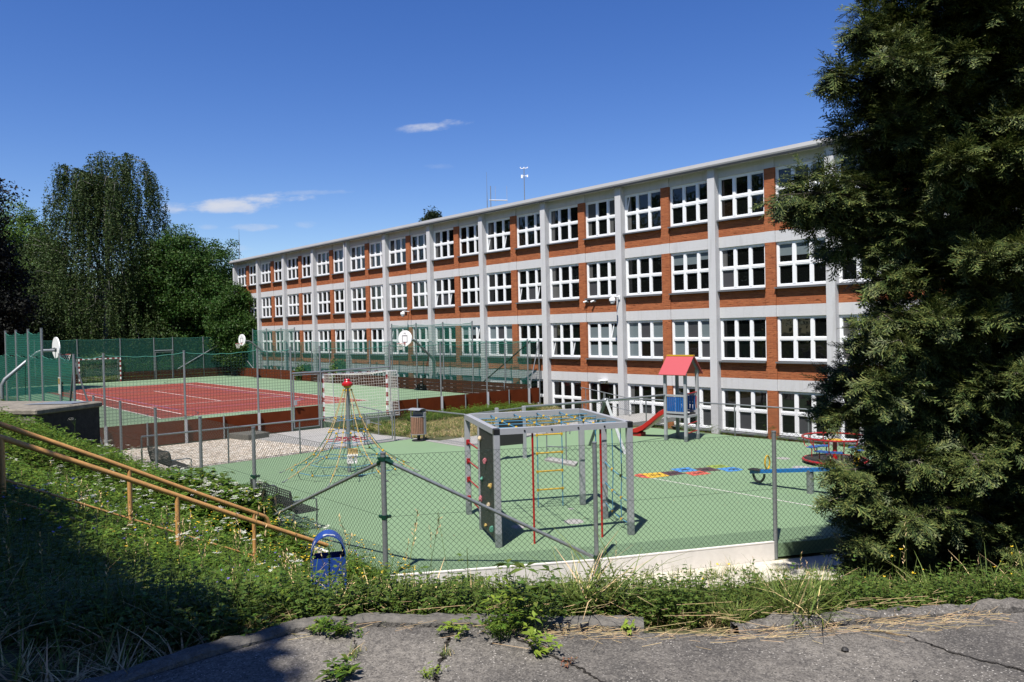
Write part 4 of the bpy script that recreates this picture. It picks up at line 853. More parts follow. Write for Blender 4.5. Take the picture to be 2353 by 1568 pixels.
# climbing wall between FL and ML, standing just outside
n_out = -ex; d = ey
mb = MB(); a = FL+d*.065+n_out*.03; b = ML-d*.02+n_out*.03; mb.bar(a+up*((ZT-.12)/2+.05), b+up*((ZT-.12)/2+.05), .022, ZT-.22); wl = mb.build('climbing_wall', 'blackpanel', t)
Wd = (b-a).length
for (u, z, m, s) in ((.86, 1.90, 'holdb', .045), (.52, 1.52, 'holdp', .05), (.78, 1.10, 'holdg', .045), (.20, 1.10, 'holdy', .05), (.90, .66, 'holdp', .05), (.36, .68, 'holdb', .05), (.58, .22, 'holdy', .035), (.16, .0+.28, 'holdg', .05)):
    q = a.lerp(b, u)+up*z+n_out*.03; mb = MB(); n = 9; vs = []
    mb.ball((0, 0, 0), s, 9, (1, 1, 1.25)); mb.v = [tuple(Vector(v)*(1+.5*mnoise.noise(Vector(v)*22+Vector((u*9, z*7, 0))))+q) for v in mb.v]; mb.build('climbing_hold', m, wl, smooth=True)
mb = MB()
for i in range(7):
    for j in range(20):
        if (i+j) % 2: q = a.lerp(b, .08+.84*i/6)+up*(.14+1.8*j/19)+n_out*.012; mb.tube([q, q+n_out*.003], .006, 5)
mb.build('bolt_hole', 'aludark', wl)
for z in (.37, .79, 1.20, 1.62):
    mb = MB(); mb.tube([ML+up*z, BL_+up*z], .017, 8)
    for q in (ML, BL_): mb.box((q.x, q.y, z), (PS*.7, PS+.03, .12), ang, .008)
    mb.build('rung', 'redd', t)
# rope ladder at the back
lad = []
for f in (.60, .40):
    q = BR.lerp(BL_, f); lad.append(q)
cx = [BL_.lerp(BR, .60), BL_.lerp(BR, .82)]
for q in cx:
    mb = MB(); mb.tube([q+up*zt, q+up*1.2+ex*.01, q+up*.02], .011, 6); mb.build('rope', 'ropeb', t)
for z in (.42, .84, 1.26, 1.68):
    mb = MB(); mb.tube([cx[0]+up*z-ex*.03, cx[1]+up*z+ex*.03], .017, 8); [mb.tube([q+up*(z-.03), q+up*(z+.03)], .024, 8) for q in cx]; mb.build('ladder_rung', 'yellow', t)
# rope net between FR and MR, and one free rope
for f in (.33, .66):
    q = FR.lerp(MR, f); mb = MB(); mb.tube([q+up*zt, q+up*1.1+ex*.02, q+up*.55-ex*.01, q+up*.16], .010, 6); mb.build('rope', 'ropeb', t)
for z in (.22, .66, 1.10, 1.52)[0:3]:
    a, b = MR+up*(z+.14), FR+up*(z-.02); mb = MB(); mb.tube([a.lerp(b, k/8)-up*.06*math.sin(PI*k/8) for k in range(9)], .010, 6); mb.mat(1)
    for k in (0.02, .33, .66): q = a.lerp(b, k)-up*.06*math.sin(PI*k); mb.box(q, (.05, .05, .06), ang, .012)
    mb.build('rope', ['ropeb', 'yellow'], t)
q = MR.lerp(BR, .35); mb = MB(); mb.tube([q+up*zt, q+up*.9+ex*.02, q+up*.05], .014, 6); mb.build('rope', 'ropeb', t)
for (x, y, r) in ((1319, 1199, .21), (1192, 1211, .16), (1312, 1170, .07)):
    q = P(x, y, 0); mb = MB(); mb.lathe((q.x, q.y, 0), [(r, .0035), (r*.98, .006)], 24); o = mb.build('worn_patch', 'paver'); struct(o)

# ------------------------------------------------------------------ rope pyramid
pc = P(803, 1085.7); t = thing('rope_pyramid', 'rope climbing pyramid with yellow and blue ropes round a grey pole with a red cap', 'rope pyramid', pc)
zc0 = 2.50
mb = MB(); mb.tube([pc, pc+up*zc0], .058, 14); mb.build('pole', 'galv', t, smooth=True)
mb = MB(); mb.lathe((pc.x, pc.y, 0), [(.155, 2.555), (.165, 2.59), (.155, 2.635), (.10, 2.67), (.085, 2.70), (.095, 2.725), (.08, 2.75), (.03, 2.76)], 22); mb.build('cap', 'redp', t, smooth=True)
mb = MB(); mb.lathe((pc.x, pc.y, 0), [(.08, 2.49), (.11, 2.51), (.12, 2.555)], 18); mb.build('rope_collar', 'yellow', t, smooth=True)
prof = [(.11, 2.47), (.40, 1.61), (.56, 1.25), (.70, .98), (1.0, .62), (1.27, .40), (1.62, .22), (2.08, .0)]
a0 = math.atan2(P(755.9, 1118.3).y-pc.y, P(755.9, 1118.3).x-pc.x); NR = 8
def rp(i, k, off=0.): r, z = prof[k]; an = a0+2*PI*(i+off)/NR; return pc+Vector((r*math.cos(an), r*math.sin(an), z))
for i in range(NR):
    pts = []
    for k in range(len(prof)-1):
        p0, p1 = rp(i, k), rp(i, k+1); pts += [p0, p0.lerp(p1, .5)]
    pts.append(rp(i, len(prof)-1)); mb = MB(); mb.tube(pts, .011, 6); mb.mat(1)
    for k in range(1, 7): mb.ball(rp(i, k), .030, 8)
    mb.tube([rp(i, 0).lerp(rp(i, 1), .03), rp(i, 0).lerp(rp(i, 1), .07)], .022, 6); o = mb.build('rope', ['ropey', 'yellow'], t); mb = MB(); mb.tube([rp(i, 7).lerp(rp(i, 6), .35), rp(i, 7)], .013, 6); mb.tube([rp(i, 7)+up*.03, rp(i, 7)-up*.05], .03, 8); mb.build('anchor', 'galv', o)
for k in (1, 2, 3, 4, 5, 6):
    pts = []
    for i in range(NR):
        for j in range(4): f = j/4; q = rp(i, k).lerp(rp(i+1, k), f); q.z -= .035*math.sin(PI*f)*(1.6 if k > 3 else 1); pts.append(q)
    mb = MB(); mb.tube(pts, .010, 6, closed=True); mb.build('ring_rope', 'ropeb', t)
for i in range(NR):
    mb = MB(); mb.tube([rp(i, 2, .5)-up*.03, rp(i, 3, .5)+up*.02, rp(i, 4, .5)-up*.03, rp(i, 5, .5)+up*.02, rp(i, 6, .5)-up*.04], .010, 5); mb.mat(1)
    for k in (2, 4, 6): mb.ball(rp(i, k, .5)-up*.03, .034, 8)
    mb.build('inner_rope', ['ropeg', 'yellow'], t)
mb = MB()
for i in range(NR):
    q = rp(i, 3); c = pc+up*1.04; mb.tube([q, q.lerp(c, .5)-up*.05, c], .011, 5); mb.tube([rp(i, 3).lerp(c, .45), rp(i+1, 3).lerp(c, .45)-up*.02], .011, 5)
mb.build('inner_rope', 'roper', t)
# warning sheet tied to the pyramid
sgd = D(810, 1048, pc.y-.95); rgt = Vector((1, 0, 0)); nrm = Vector((0, -1, .25)).normalized(); upv = Vector((.06, .25, 1)).normalized()
t = thing('warning_sheet', 'crumpled plastic sheet with hand lettered warning tied in the rope pyramid', 'notice', sgd); mb = MB()
nxs, nys = 8, 10; vs = []
for j in range(nys+1):
    for i in range(nxs+1):
        u, v = i/nxs-.5, j/nys-.5; b = .012*math.sin(u*11+v*5)+.01*math.cos(v*14); vs.append(sgd+rgt*(u*.29+.01*math.sin(v*9))+upv*(v*.43)+nrm*b)
mb.add(vs, [(j*(nxs+1)+i, j*(nxs+1)+i+1, (j+1)*(nxs+1)+i+1, (j+1)*(nxs+1)+i) for j in range(nys) for i in range(nxs)]); mb.m = [1 if f[0]//(nxs+1) >= 6 else 0 for f in mb.f]; mb.build('sheet', ['paper', 'picture'], t)
for k, (tx, s) in enumerate((('VSTUP', .088), ('ZAKÁZÁN', .060))): text_obj('lettering', tx, s, frame4(sgd+nrm*.026+upv*(-.025-.10*k)+rgt*.005, rgt+upv*.08, upv, nrm), 'ink', t)

# ------------------------------------------------------------------ slide tower
TF = P(1576.7, 1015.8); TL = P(1530.9, 1011.4); TR = P(1610.5, 1010.4); dxl = (TL-TF).normalized(); dxr = Vector((-dxl.y, dxl.x, 0))
if dxr.dot(TR-TF) < 0: dxr = -dxr
S = .82; TL = TF+dxl*S; TR = TF+dxr*S; TB = TF+(dxl+dxr)*S; tang = math.atan2(dxl.y, dxl.x)
t = thing('slide_tower', 'small play tower with a red gable roof, blue slatted sides and red slide', 'slide', TF)
zp, zr_, ze, zpk = .93, 1.66, 2.42, 3.02
for q in (TF, TL, TR, TB):
    mb = MB(); mb.box((q.x, q.y, ze/2+.06), (.10, .10, ze+.10), tang, .006); o = mb.build('post', 'alu' if q is not TB else 'aludark', t); mb = MB(); mb.box((q.x, q.y, .10), (.104, .104, .2), tang, .006); mb.build('foot', 'aludark', o)
c = TF+(dxl+dxr)*S/2; mb = MB(); mb.box((c.x, c.y, zp-.02), (S-.06, S-.06, .04), tang); mb.build('platform', 'blackpanel', t)
mb = MB()
for a, b in ((TF, TL), (TF, TR), (TL, TB), (TR, TB)): d = (b-a).normalized(); mb.bar(a+d*.05+up*(zp-.05), b-d*.05+up*(zp-.05), .06, .08)
mb.build('floor_beam', 'alu', t)
def side_slats(a, b, n, z0, z1, rails=True):
    d = (b-a).normalized(); L = (b-a).length
    if rails:
        mb = MB()
        for z in (z0-.02, z1+.02): mb.bar(a+d*.05+up*z, b-d*.05+up*z, .05, .07)
        mb.build('rail', 'alu', t)
    mb = MB(); w = (L-.14)/n
    for i in range(n): q = a+d*(.07+w*(i+.5))+up*((z0+z1)/2); mb.bar(q-d*w*.36, q+d*w*.36, .03, z1-z0-.05)
    mb.build('slat_panel', 'bluep', t)
side_slats(TF, TL, 8, zp+.1, zr_-.06); side_slats(TR, TB, 6, zp+.1, zr_-.06)
mb = MB()
for z in (.30, .62): mb.tube([TF+up*(z-.02), TR+up*(z+.03)], .018, 8)
mb.build('rung', 'redd', t); mb = MB(); mb.tube([TF+up*(zr_+.02), TR+up*(zr_+.06)], .020, 8); mb.tube([TR-dxr*.06+up*(zr_-.1), TR-dxr*.10+up*1.4, TR-dxr*.06+up*1.15], .016, 6); mb.tube([TF+dxr*.06+up*(zr_-.1), TF+dxr*.1+up*1.35, TF+dxr*.06+up*1.05], .016, 6); mb.build('grab_bar', 'redd', t)
# gable roof, ridge along dxl
ov = .14; e0, e1 = -ov, S+ov; mid = dxr*S/2
for s in (-1, 1):
    ee = mid+dxr*s*(S/2+.20); pk = mid; lo0, lo1 = TF+dxl*e0+ee+up*(ze-.06), TF+dxl*e1+ee+up*(ze-.06); h0, h1 = TF+dxl*e0+pk+up*zpk, TF+dxl*e1+pk+up*zpk
    nn = (lo1-lo0).cross(h0-lo0).normalized(); nn = nn if nn.z > 0 else -nn; mb = MB(); mb.extrude([lo0, lo1, h1, h0], nn*.025); mb.build('roof', 'pinkroof', t)
    mb = MB(); k = .05; mb.bar(TF+mid.lerp(ee, .06)-dxl*.03+up*(zpk-.12), TF+mid.lerp(ee, .80)-dxl*.03+up*(ze+.01), .05, .09); mb.build('gable_board', 'aludark', t)
mb = MB(); mb.bar(TF+dxl*(e0+.005)+mid+up*(zpk+.02), TF+dxl*(e1-.005)+mid+up*(zpk+.02), .11, .05); mb.build('ridge_cap', 'yellow', t)
# slide from the left side
sd = -dxr if False else dxl; c0 = TL.lerp(TB, .5)+sd*.02; Wd = .42; sy = dxr
sp_ = [(0, zp+.02), (.18, zp), (.42, .80), (.8, .50), (1.12, .27), (1.34, .17), (1.62, .15)]; mb = MB(); rows = []
for u, z in sp_:
    q = c0+sd*u+up*z; hs = .17 if u > .1 else .24; hs = .10 if u > 1.5 else hs
    rows.append([q-sy*(Wd/2+.025)+up*(hs-.02), q-sy*(Wd/2+.025)-up*.02, q-sy*Wd/2*.98-up*.03, q+sy*Wd/2*.98-up*.03, q+sy*(Wd/2+.025)-up*.02, q+sy*(Wd/2+.025)+up*(hs-.02), q+sy*(Wd/2-.01)+up*hs, q+sy*(Wd/2-.03)+up*.02, q+up*0, q-sy*(Wd/2-.03)+up*.02, q-sy*(Wd/2-.01)+up*hs])
k = len(rows[0]); vs = [v for r in rows for v in r]; fs = [(i*k+j, (i+1)*k+j, (i+1)*k+(j+1) % k, i*k+(j+1) % k) for i in range(len(rows)-1) for j in range(k)]+[tuple(range(k)), tuple(range((len(rows)-1)*k, len(rows)*k))[::-1]]
mb.add(vs, fs); mb.build('slide', 'redp', t, smooth=True)
mb = MB(); q = c0+sd*1.42; mb.box((q.x, q.y, .06), (.4, .38, .16), tang, .02); mb.build('slide_foot', 'redd', t)

# ------------------------------------------------------------------ swing frame with low beam
ap = D(1392, 921, 25.6); l1, l2 = P(1438, 1044), None; l2 = Vector((2*ap.x-l1.x, 2*ap.y-l1.y, 0)); endL = P(1206, 1053); zb = ap.z
t = thing('swing_frame', 'long grey tube beam on a plain A-frame, running from dark panel to slide tower', 'swing frame', ap*1)
mb = MB(); q0 = endL+up*(zb-.02); q1 = TL+up*(zb-.02); mb.tube([q0, ap, q1], .038, 10); mb.build('beam', 'galv', t, smooth=True)
for l in (l1, l2): mb = MB(); d = (ap-l).normalized(); mb.bar(l-up*.05, ap+up*.05, .09, .10, (0, 1, 0)); mb.build('leg', 'galvd', t)
mb = MB(); mb.box(ap, (.2, .16, .16), .6, .03); mb.tube([ap-Vector((.1, .05, 0)).normalized()*.14, ap+Vector((.1, .05, 0)).normalized()*.02], .06, 10); mb.build('beam_joint', 'galv', t)
bd = (q0-ap); bd.z = 0; bd.normalize(); pn = Vector((-bd.y, bd.x, 0))
pL = endL+bd*.95
for q in (endL, pL): mb = MB(); mb.box((q.x, q.y, zb/2), (.10, .10, zb+.02), math.atan2(bd.y, bd.x), .006); mb.build('post', 'alu', t)
mb = MB(); mb.bar(endL+bd*.06+up*.86, pL-bd*.06+up*.86, .025, .80); mb.build('panel', 'blackpanel', t)

# ------------------------------------------------------------------ merry-go-round
mc = P(1919, 1064); mc = D(1919, 1063, 22.3); mc.z = 0; t = thing('merry_go_round', 'round merry-go-round with red rail, blue seats and yellow disc on its red column', 'merry-go-round', mc)
mb = MB(); mb.lathe((mc.x, mc.y, 0), [(.78, .02), (.86, .06), (.86, .12), (.84, .125), (.0, .128)], 40); mb.build('platform', 'bench', t)
mb = MB(); mb.tube([mc+Vector((.88*math.cos(2*PI*i/40), .88*math.sin(2*PI*i/40), .10)) for i in range(40)], .035, 8, closed=True); mb.build('rim', 'redd', t, smooth=True)
mb = MB(); mb.tube([mc+Vector((.90*math.cos(2*PI*i/40), .90*math.sin(2*PI*i/40), .76)) for i in range(40)], .026, 8, closed=True); mb.build('hand_rail', 'redp', t, smooth=True)
mb = MB(); mb.tube([mc+up*.1, mc+up*.66], .065, 14); mb.build('column', 'redp', t, smooth=True)
mb = MB(); mb.lathe((mc.x, mc.y, 0), [(.19, .655), (.215, .67), (.205, .69), (.02, .70)], 28); mb.build('turning_disc', 'yellow', t, smooth=True)
for i in range(3):
    th0 = 2*PI*i/3-2.2; mb = MB(); ins = []; outs = []
    for j in range(9): th = th0-.55+1.1*j/8; outs.append(mc+Vector((.80*math.cos(th), .80*math.sin(th), .42))); ins.append(mc+Vector((.55*math.cos(th), .55*math.sin(th), .42)))
    mb.prism(outs+ins[::-1], .03); st = mb.build('seat', 'bluep', t)
    for j in (-.45, .05, .5):
        th = th0+j; e = Vector((math.cos(th), math.sin(th), 0)); mb = MB(); mb.tube([mc+e*.66+up*.12, mc+e*.66+up*.40], .016, 6); mb.tube([mc+e*.74+up*.40, mc+e*.86+up*.46, mc+e*.90+up*.6, mc+e*.90+up*.75], .016, 6); mb.build('seat_support', 'redd', t)
for x, y, r in ((1800, 1054, .20), (1842, 1075, .26)): q = P(x, y); mb = MB(); mb.lathe((q.x, q.y, 0), [(r, .0035), (r*.98, .006)], 24); struct(mb.build('worn_patch', 'paver'))

# ------------------------------------------------------------------ seesaw
sc0 = P(1862, 1134); lt = P(1757, 1117.5); d = (lt-sc0).normalized(); L2 = 1.62; piv = sc0+up*.52; tl = -.155
t = thing('seesaw', 'blue seesaw on a grey post, near end down on a half tyre', 'seesaw', sc0)
mb = MB(); mb.tube([sc0-up*.05, sc0+up*.50], .085, 16); mb.build('post', 'galv', t, smooth=True); mb = MB(); mb.tube([piv-Vector((d.y, -d.x, 0))*.09, piv+Vector((d.y, -d.x, 0))*.09], .045, 10); mb.build('pivot', 'galvd', t)
db = (d*math.cos(tl)+up*math.sin(tl)).normalized(); mb = MB(); mb.bar(piv-db*L2+up*.05, piv+db*L2+up*.05, .14, .085); mb.build('beam', 'blueb', t)
for s in (1, -1):
    e = piv+db*s*(L2-.14)+up*.10; sdn = Vector((d.y, -d.x, 0)); mb = MB(); mb.box(e, (.34, .24, .03), math.atan2(d.y, d.x), .01); mb.build('seat', 'black', t)
    h = piv+db*s*(L2-.47)+up*.27; mb = MB(); mb.tube([h+sdn*.11*math.cos(2*PI*i/20)+up*.17*math.sin(2*PI*i/20) for i in range(20)], .021, 8, closed=True); mb.build('handle', 'yellow', t, smooth=True)
    q = piv+db*s*(L2-.22); mb = MB(); mb.tube([q+d*.16*math.cos(PI+PI*i/12)+up*.16*math.sin(PI+PI*i/12)*1.35 for i in range(13)], .032, 8); mb.build('half_tyre', 'black', t, smooth=True)

# ------------------------------------------------------------------ hopscotch
hp = lambda pts: [P(1441.2+x/2.69/1.7, 1029.4+y/2.69/1.7, .006) for x, y in pts]
tiles = [('tiler', [(75, 292), (80, 283), (105, 276), (135, 272), (250, 318), (200, 317), (130, 308), (90, 300)], '1'), ('tiley', [(135, 272), (345, 257), (445, 295), (250, 318)], '2'), ('maroon', [(345, 257), (500, 242), (615, 271), (445, 295)], '3'),
 ('tileb', [(455, 222), (645, 205), (745, 240), (545, 254)], '4'), ('tiler', [(600, 262), (770, 240), (882, 271), (695, 293)], '5'), ('maroon', [(700, 218), (862, 203), (985, 236), (800, 252)], '6'), ('tileg', [(820, 190), (985, 176), (1085, 200), (915, 212)], '7'), ('tileb', [(940, 217), (1110, 202), (1180, 216), (1222, 231), (1160, 243), (1060, 251)], '8')]
h0 = hp([(640, 250)])[0]; t = thing('hopscotch', 'coloured hopscotch squares with dark numbers painted on the green rubber', 'hopscotch', h0)
for m, pts, num in tiles:
    q = hp(pts)
    if (q[1]-q[0]).cross(q[2]-q[1]).z < 0: q = q[::-1]
    mb = MB(); mb.prism(q, .004); o = mb.build('square', m, t); c = sum(q, Vector())/len(q); ax = (hp([(1000, 230)])[0]-hp([(250, 300)])[0]); ax.z = 0; ax.normalize(); ay = Vector((-ax.y, ax.x, 0))
    text_obj('number', num, .42, frame4(c+up*.0045, -ay, ax, up), 'ink', o, .0005)

# ------------------------------------------------------------------ benches, bins
def bench(p, label):
    t = thing('mesh_bench', label, 'bench', p, 0, 'wire benches along the left fence'); ax = (AB(1, 0)-AB(0, 0)).normalized(); ay = (AB(0, 1)-AB(0, 0)).normalized(); Lb = 2.05
    def wp(a, b, z): return p+ax*a+ay*b+up*z
    mb = MB(); prof = [(.02, .88), (.04, .72), (.09, .50), (.14, .43), (.40, .42), (.60, .43), (.64, .41)]
    def grid(pr, sp):
        for (b, z) in [(pr[i][0]+(pr[i+1][0]-pr[i][0])*f, pr[i][1]+(pr[i+1][1]-pr[i][1])*f) for i in range(len(pr)-1) for f in sp]: mb.tube([wp(0, b, z), wp(Lb, b, z)], .011, 4)
        for i in range(int(Lb/.09)+1): mb.tube([wp(min(i*.09, Lb), b, z) for b, z in pr], .010, 4, cap=False)
    grid(prof[:4], (0, .33, .66)); mb.build('backrest', 'bench', t); mb = MB(); grid(prof[3:], (0, .3, .6)); mb.build('seat', 'bench', t)
    for a in (.05, Lb-.05):
        mb = MB(); mb.tube([wp(a, .03, .86), wp(a, .10, .47), wp(a, .14, .40), wp(a, .58, .40)], .02, 6); mb.tube([wp(a, .10, .40), wp(a, .02, 0)], .022, 6); mb.build('leg', 'galvd', t)
        mb = MB(); mb.tube([wp(a, .60, 0), wp(a, .62, .40), wp(a, .61, .63), wp(a, .56, .66), wp(a, .08, .66)], .017, 6); mb.build('armrest', 'galv', t)
bench(AB(22.1, FL7+.12), 'dark wire mesh bench at the gravel edge, farther of two along the left fence'); bench(AB(14.65, FL7+.12), 'dark wire mesh bench overgrown by weeds near the end of the yellow handrail')
bc = P(962.6, 1013); t = thing('litter_bin', 'grey litter bin with round wooden slatted front on a black foot', 'litter bin', bc); fw = Vector((-.55, -.83, 0)).normalized(); sx = Vector((-fw.y, fw.x, 0)); fa = math.atan2(sx.y, sx.x)
mb = MB(); mb.lathe((bc.x, bc.y, 0), [(.27, .0), (.26, .03), (.05, .045)], 28); mb.tube([bc, bc+up*.3], .06, 10); mb.build('foot', 'black', t)
body = []
for i in range(13): th = PI*i/12; body.append(bc+sx*.25*math.cos(th)+fw*(.02+.24*math.sin(th)))
mb = MB(); mb.extrude([q+up*.26 for q in body], up*.66); o = mb.build('liner', 'bininside', t); mb = MB()
for i in range(12):
    th = PI*(i+.5)/12; e = sx*math.cos(th)+fw*math.sin(th); q = bc+e*.262+fw*.02; tg = -sx*math.sin(th)+fw*math.cos(th); mb.bar(q+up*.27, q+up*.92, .022, .048, tg)
mb.build('slat_front', 'woodslat', t)
mb = MB()
for z in (.26, .92): mb.tube([bc+sx*.275*math.cos(PI*i/14)+fw*(.02+.265*math.sin(PI*i/14))+up*z for i in range(15)], .012, 5)
q = bc-fw*.06; mb.box((q.x, q.y, .66), (.56, .13, .84), fa, .012)
pts = []
for i in range(11): th = PI/2*i/10; pts.append((.02-.12+.36*math.sin(th) if False else -.12+.14*(1-math.cos(th)), 1.06+.13*math.sin(th)))
hood = [(-.12, 1.05), (-.115, 1.13), (-.08, 1.18), (0, 1.21), (.14, 1.205), (.26, 1.16)]
rows = [[bc+fw*u+sx*.28*s+up*z for u, z in hood] for s in (-1, 1)]; n = len(hood); mb.add(rows[0]+rows[1]+[v+up*.018 for v in rows[0]]+[v+up*.018 for v in rows[1]], [(i, i+1, n+i+1, n+i) for i in range(n-1)]+[(2*n+i, 3*n+i, 3*n+i+1, 2*n+i+1) for i in range(n-1)]+[(n-1, 3*n-1, 4*n-1, 2*n-1)]+[(i, 2*n+i, 2*n+i+1, i+1) for i in range(n-1)]+[(n+i, n+i+1, 3*n+i+1, 3*n+i) for i in range(n-1)])
mb.build('housing', 'greyp', t); mb = MB(); q = bc-fw*.06+sx*-.285; mb.tube([q+up*.78, q+up*.78-sx*.02], .02, 10); mb.build('lock', 'alu', t)
# blue bin with arched hood
bb = D(756, 1345, 10.3); zt_ = D(756, 1224, 10.3).z; bb.z = zt_-.97; W2, Dp, hb, ht = .225, .30, .66, .97; fa = R(14); T = Matrix.Translation(bb) @ Matrix.Rotation(fa, 4, 'Z')
t = thing('blue_litter_bin', 'scuffed blue metal litter bin with arched hood standing in weeds at the handrail end', 'litter bin', bb)
mb = MB(); th_ = .012
def bx(c, s): mb.box(c, s, 0, 0, T)
bx((0, -Dp/2, hb/2), (2*W2, th_, hb)); bx((0, Dp/2, hb/2), (2*W2, th_, hb)); bx((-W2, 0, hb/2), (th_, Dp, hb)); bx((W2, 0, hb/2), (th_, Dp, hb)); mb.build('body', 'binblue', t)
mb = MB(); bx((0, 0, hb-.16), (2*W2-.02, Dp-.02, .02)); mb.build('liner', 'bininside', t)
arch = []; N_ = 20; ro = W2+.006; zc_ = hb+.005
for i in range(N_+1):
    th = PI*i/N_; arch.append((ro*math.cos(th), (ht-zc_)*math.sin(th)))
mb = MB(); o_ = [Vector((x, y, zc_+z)) for y in (-Dp/2-.012, Dp/2+.012) for x, z in arch]; i_ = [Vector((x*.955, y, zc_+z*.955)) for y in (-Dp/2-.012, Dp/2+.012) for x, z in arch]; n = N_+1
allv = [T @ v for v in o_+i_]; mb.add(allv, [(k, k+1, n+k+1, n+k) for k in range(N_)]+[(2*n+k, 3*n+k, 3*n+k+1, 2*n+k+1) for k in range(N_)]+[(k, 2*n+k, 2*n+k+1, k+1) for k in range(N_)]+[(n+k, n+k+1, 3*n+k+1, 3*n+k) for k in range(N_)])
hd = mb.build('hood', 'binblue', t, smooth=True)
mb = MB(); pl = [Vector((.955*x, 0, zc_+.955*z)) for x, z in arch]; lip = [Vector((x*.80, 0, zc_+z*.80)) for x, z in arch]   # dark inner cheeks, open in the middle
for y in (Dp/2-.01,):
    vs = [T @ (v+Vector((0, y, 0))) for v in pl+lip]; mb.add(vs, [(k, k+1, n+k+1, n+k) for k in range(N_) if k < 6])
mb.build('inner_cheek', 'bininside', hd)
mb = MB()
def patch(t0, t1, y0, y1):
    r = 1.012; a = []
    for k in range(7): th = t0+(t1-t0)*k/6; a.append((ro*r*math.cos(th), zc_+(ht-zc_)*r*math.sin(th), th))
    vs = [T @ Vector((x, y0+.02*math.sin(k*2.1), z)) for k, (x, z, _) in enumerate(a)]+[T @ Vector((x, y1+.02*math.sin(k*1.3+1), z)) for k, (x, z, _) in enumerate(a)]; mb.add(vs, [(k, k+1, 7+k+1, 7+k) for k in range(6)])
patch(1.15, 1.85, -.145, -.09); mb.build('sticker', 'sticker', hd); mb = MB(); patch(2.35, 2.75, -.12, -.05); mb.build('sticker', 'sticker', hd)

# ------------------------------------------------------------------ yellow handrails of the overgrown steps
S0 = Vector((-5.9, 8.8, 0)); dd = Vector((.73, .68, 0)).normalized(); pp = Vector((-.68, .73, 0)).normalized()
F0 = D(-6, 1003, 8.75); F1 = D(752, 1254, 11.62); Rr0 = D(-6, 973, 9.75); Rr1 = D(607, 1187, 12.25)
def hrail(label, a, b, posts, drop, low, hook, r):
    t = thing('yellow_handrail', label, 'handrail', a, 0, 'handrails of the overgrown steps'); d = (b-a).normalized(); mb = MB()
    pts = [a-d*1.2, a, a.lerp(b, .33)+up*.008, a.lerp(b, .66)-up*.006, b]
    if hook: pts += [b+d*.05-up*.02, b+d*.11-up*.16]
    mb.tube(pts, r, 12); mb.build('rail', 'ochre', t, smooth=True)
    for f, dr in posts: q = a.lerp(b, f); mb = MB(); mb.tube([q, q-up*dr], r*.95, 12); mb.build('post', 'ochre', t, smooth=True)
    mb = MB(); mb.tube([a-d*.8-up*drop, a.lerp(b, .4)-up*(drop+.012), a.lerp(b, low)-up*drop], r*.48, 8); mb.build('lower_rail', 'ochre', t, smooth=True)
def fpos(a, b, x):
    lo, hi = -.3, 1.2
    for _ in range(40):
        m = (lo+hi)/2; q = a.lerp(b, m); v = np.array(q)-CAM; xx = 1176.5+FV*(v@cR)/(v@cF)
        if xx < x: lo = m
        else: hi = m
    return lo
hrail('long ochre tube handrail in front, running down to the blue bin', F0, F1, ((fpos(F0, F1, 3), 1.35), (fpos(F0, F1, 407), 1.0), ), .70, fpos(F0, F1, 520), False, .033)
hrail('ochre tube handrail behind, with bent lower end above the bench', Rr0, Rr1, ((fpos(Rr0, Rr1, 297), 1.05), (fpos(Rr0, Rr1, 583), .95)), .70, fpos(Rr0, Rr1, 583), True, .033)

# ------------------------------------------------------------------ concrete bunker on the bank
c1, c2 = D(81, 943, 20.6), D(229, 926, 22.8); c2.z = c1.z; dv = (c2-c1).normalized(); lf = Vector((-dv.y, dv.x, 0)); lf = lf if lf.x < 0 else -lf; t = thing('concrete_bunker', 'low weathered concrete block with dark right face, standing on the weedy bank', 'concrete block', c1)
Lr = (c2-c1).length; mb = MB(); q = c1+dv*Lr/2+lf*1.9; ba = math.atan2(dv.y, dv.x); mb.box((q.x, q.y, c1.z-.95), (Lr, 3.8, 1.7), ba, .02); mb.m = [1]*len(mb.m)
me_o = mb.build('block', ['block', 'blockshade'], t)
for p in me_o.data.polygons: p.material_index = 1 if p.normal.dot(-lf) > .5 else 0  # shade on the right face is painted in with a darker concrete colour
mb = MB(); nxs = 16; vs = []; rows = []
top = c1.z-.10; mb.box((q.x, q.y, c1.z-.06), (Lr+.10, 3.95, .16), ba, .035); sl = mb.build('cap_slab', 'block', t)
a = c2-dv*.25+lf*.2; mb = MB(); pl = [c2-dv*.2+lf*.12, c2-dv*.9+lf*.15, c2-dv*1.2+lf*1.5, c2-dv*.25+lf*1.2]; mb.extrude([p+up*.035 for p in pl], up*.012); o = mb.build('metal_sheet', 'platem'); tag(o, 'thin pale metal sheet lying on the concrete block', 'metal sheet')
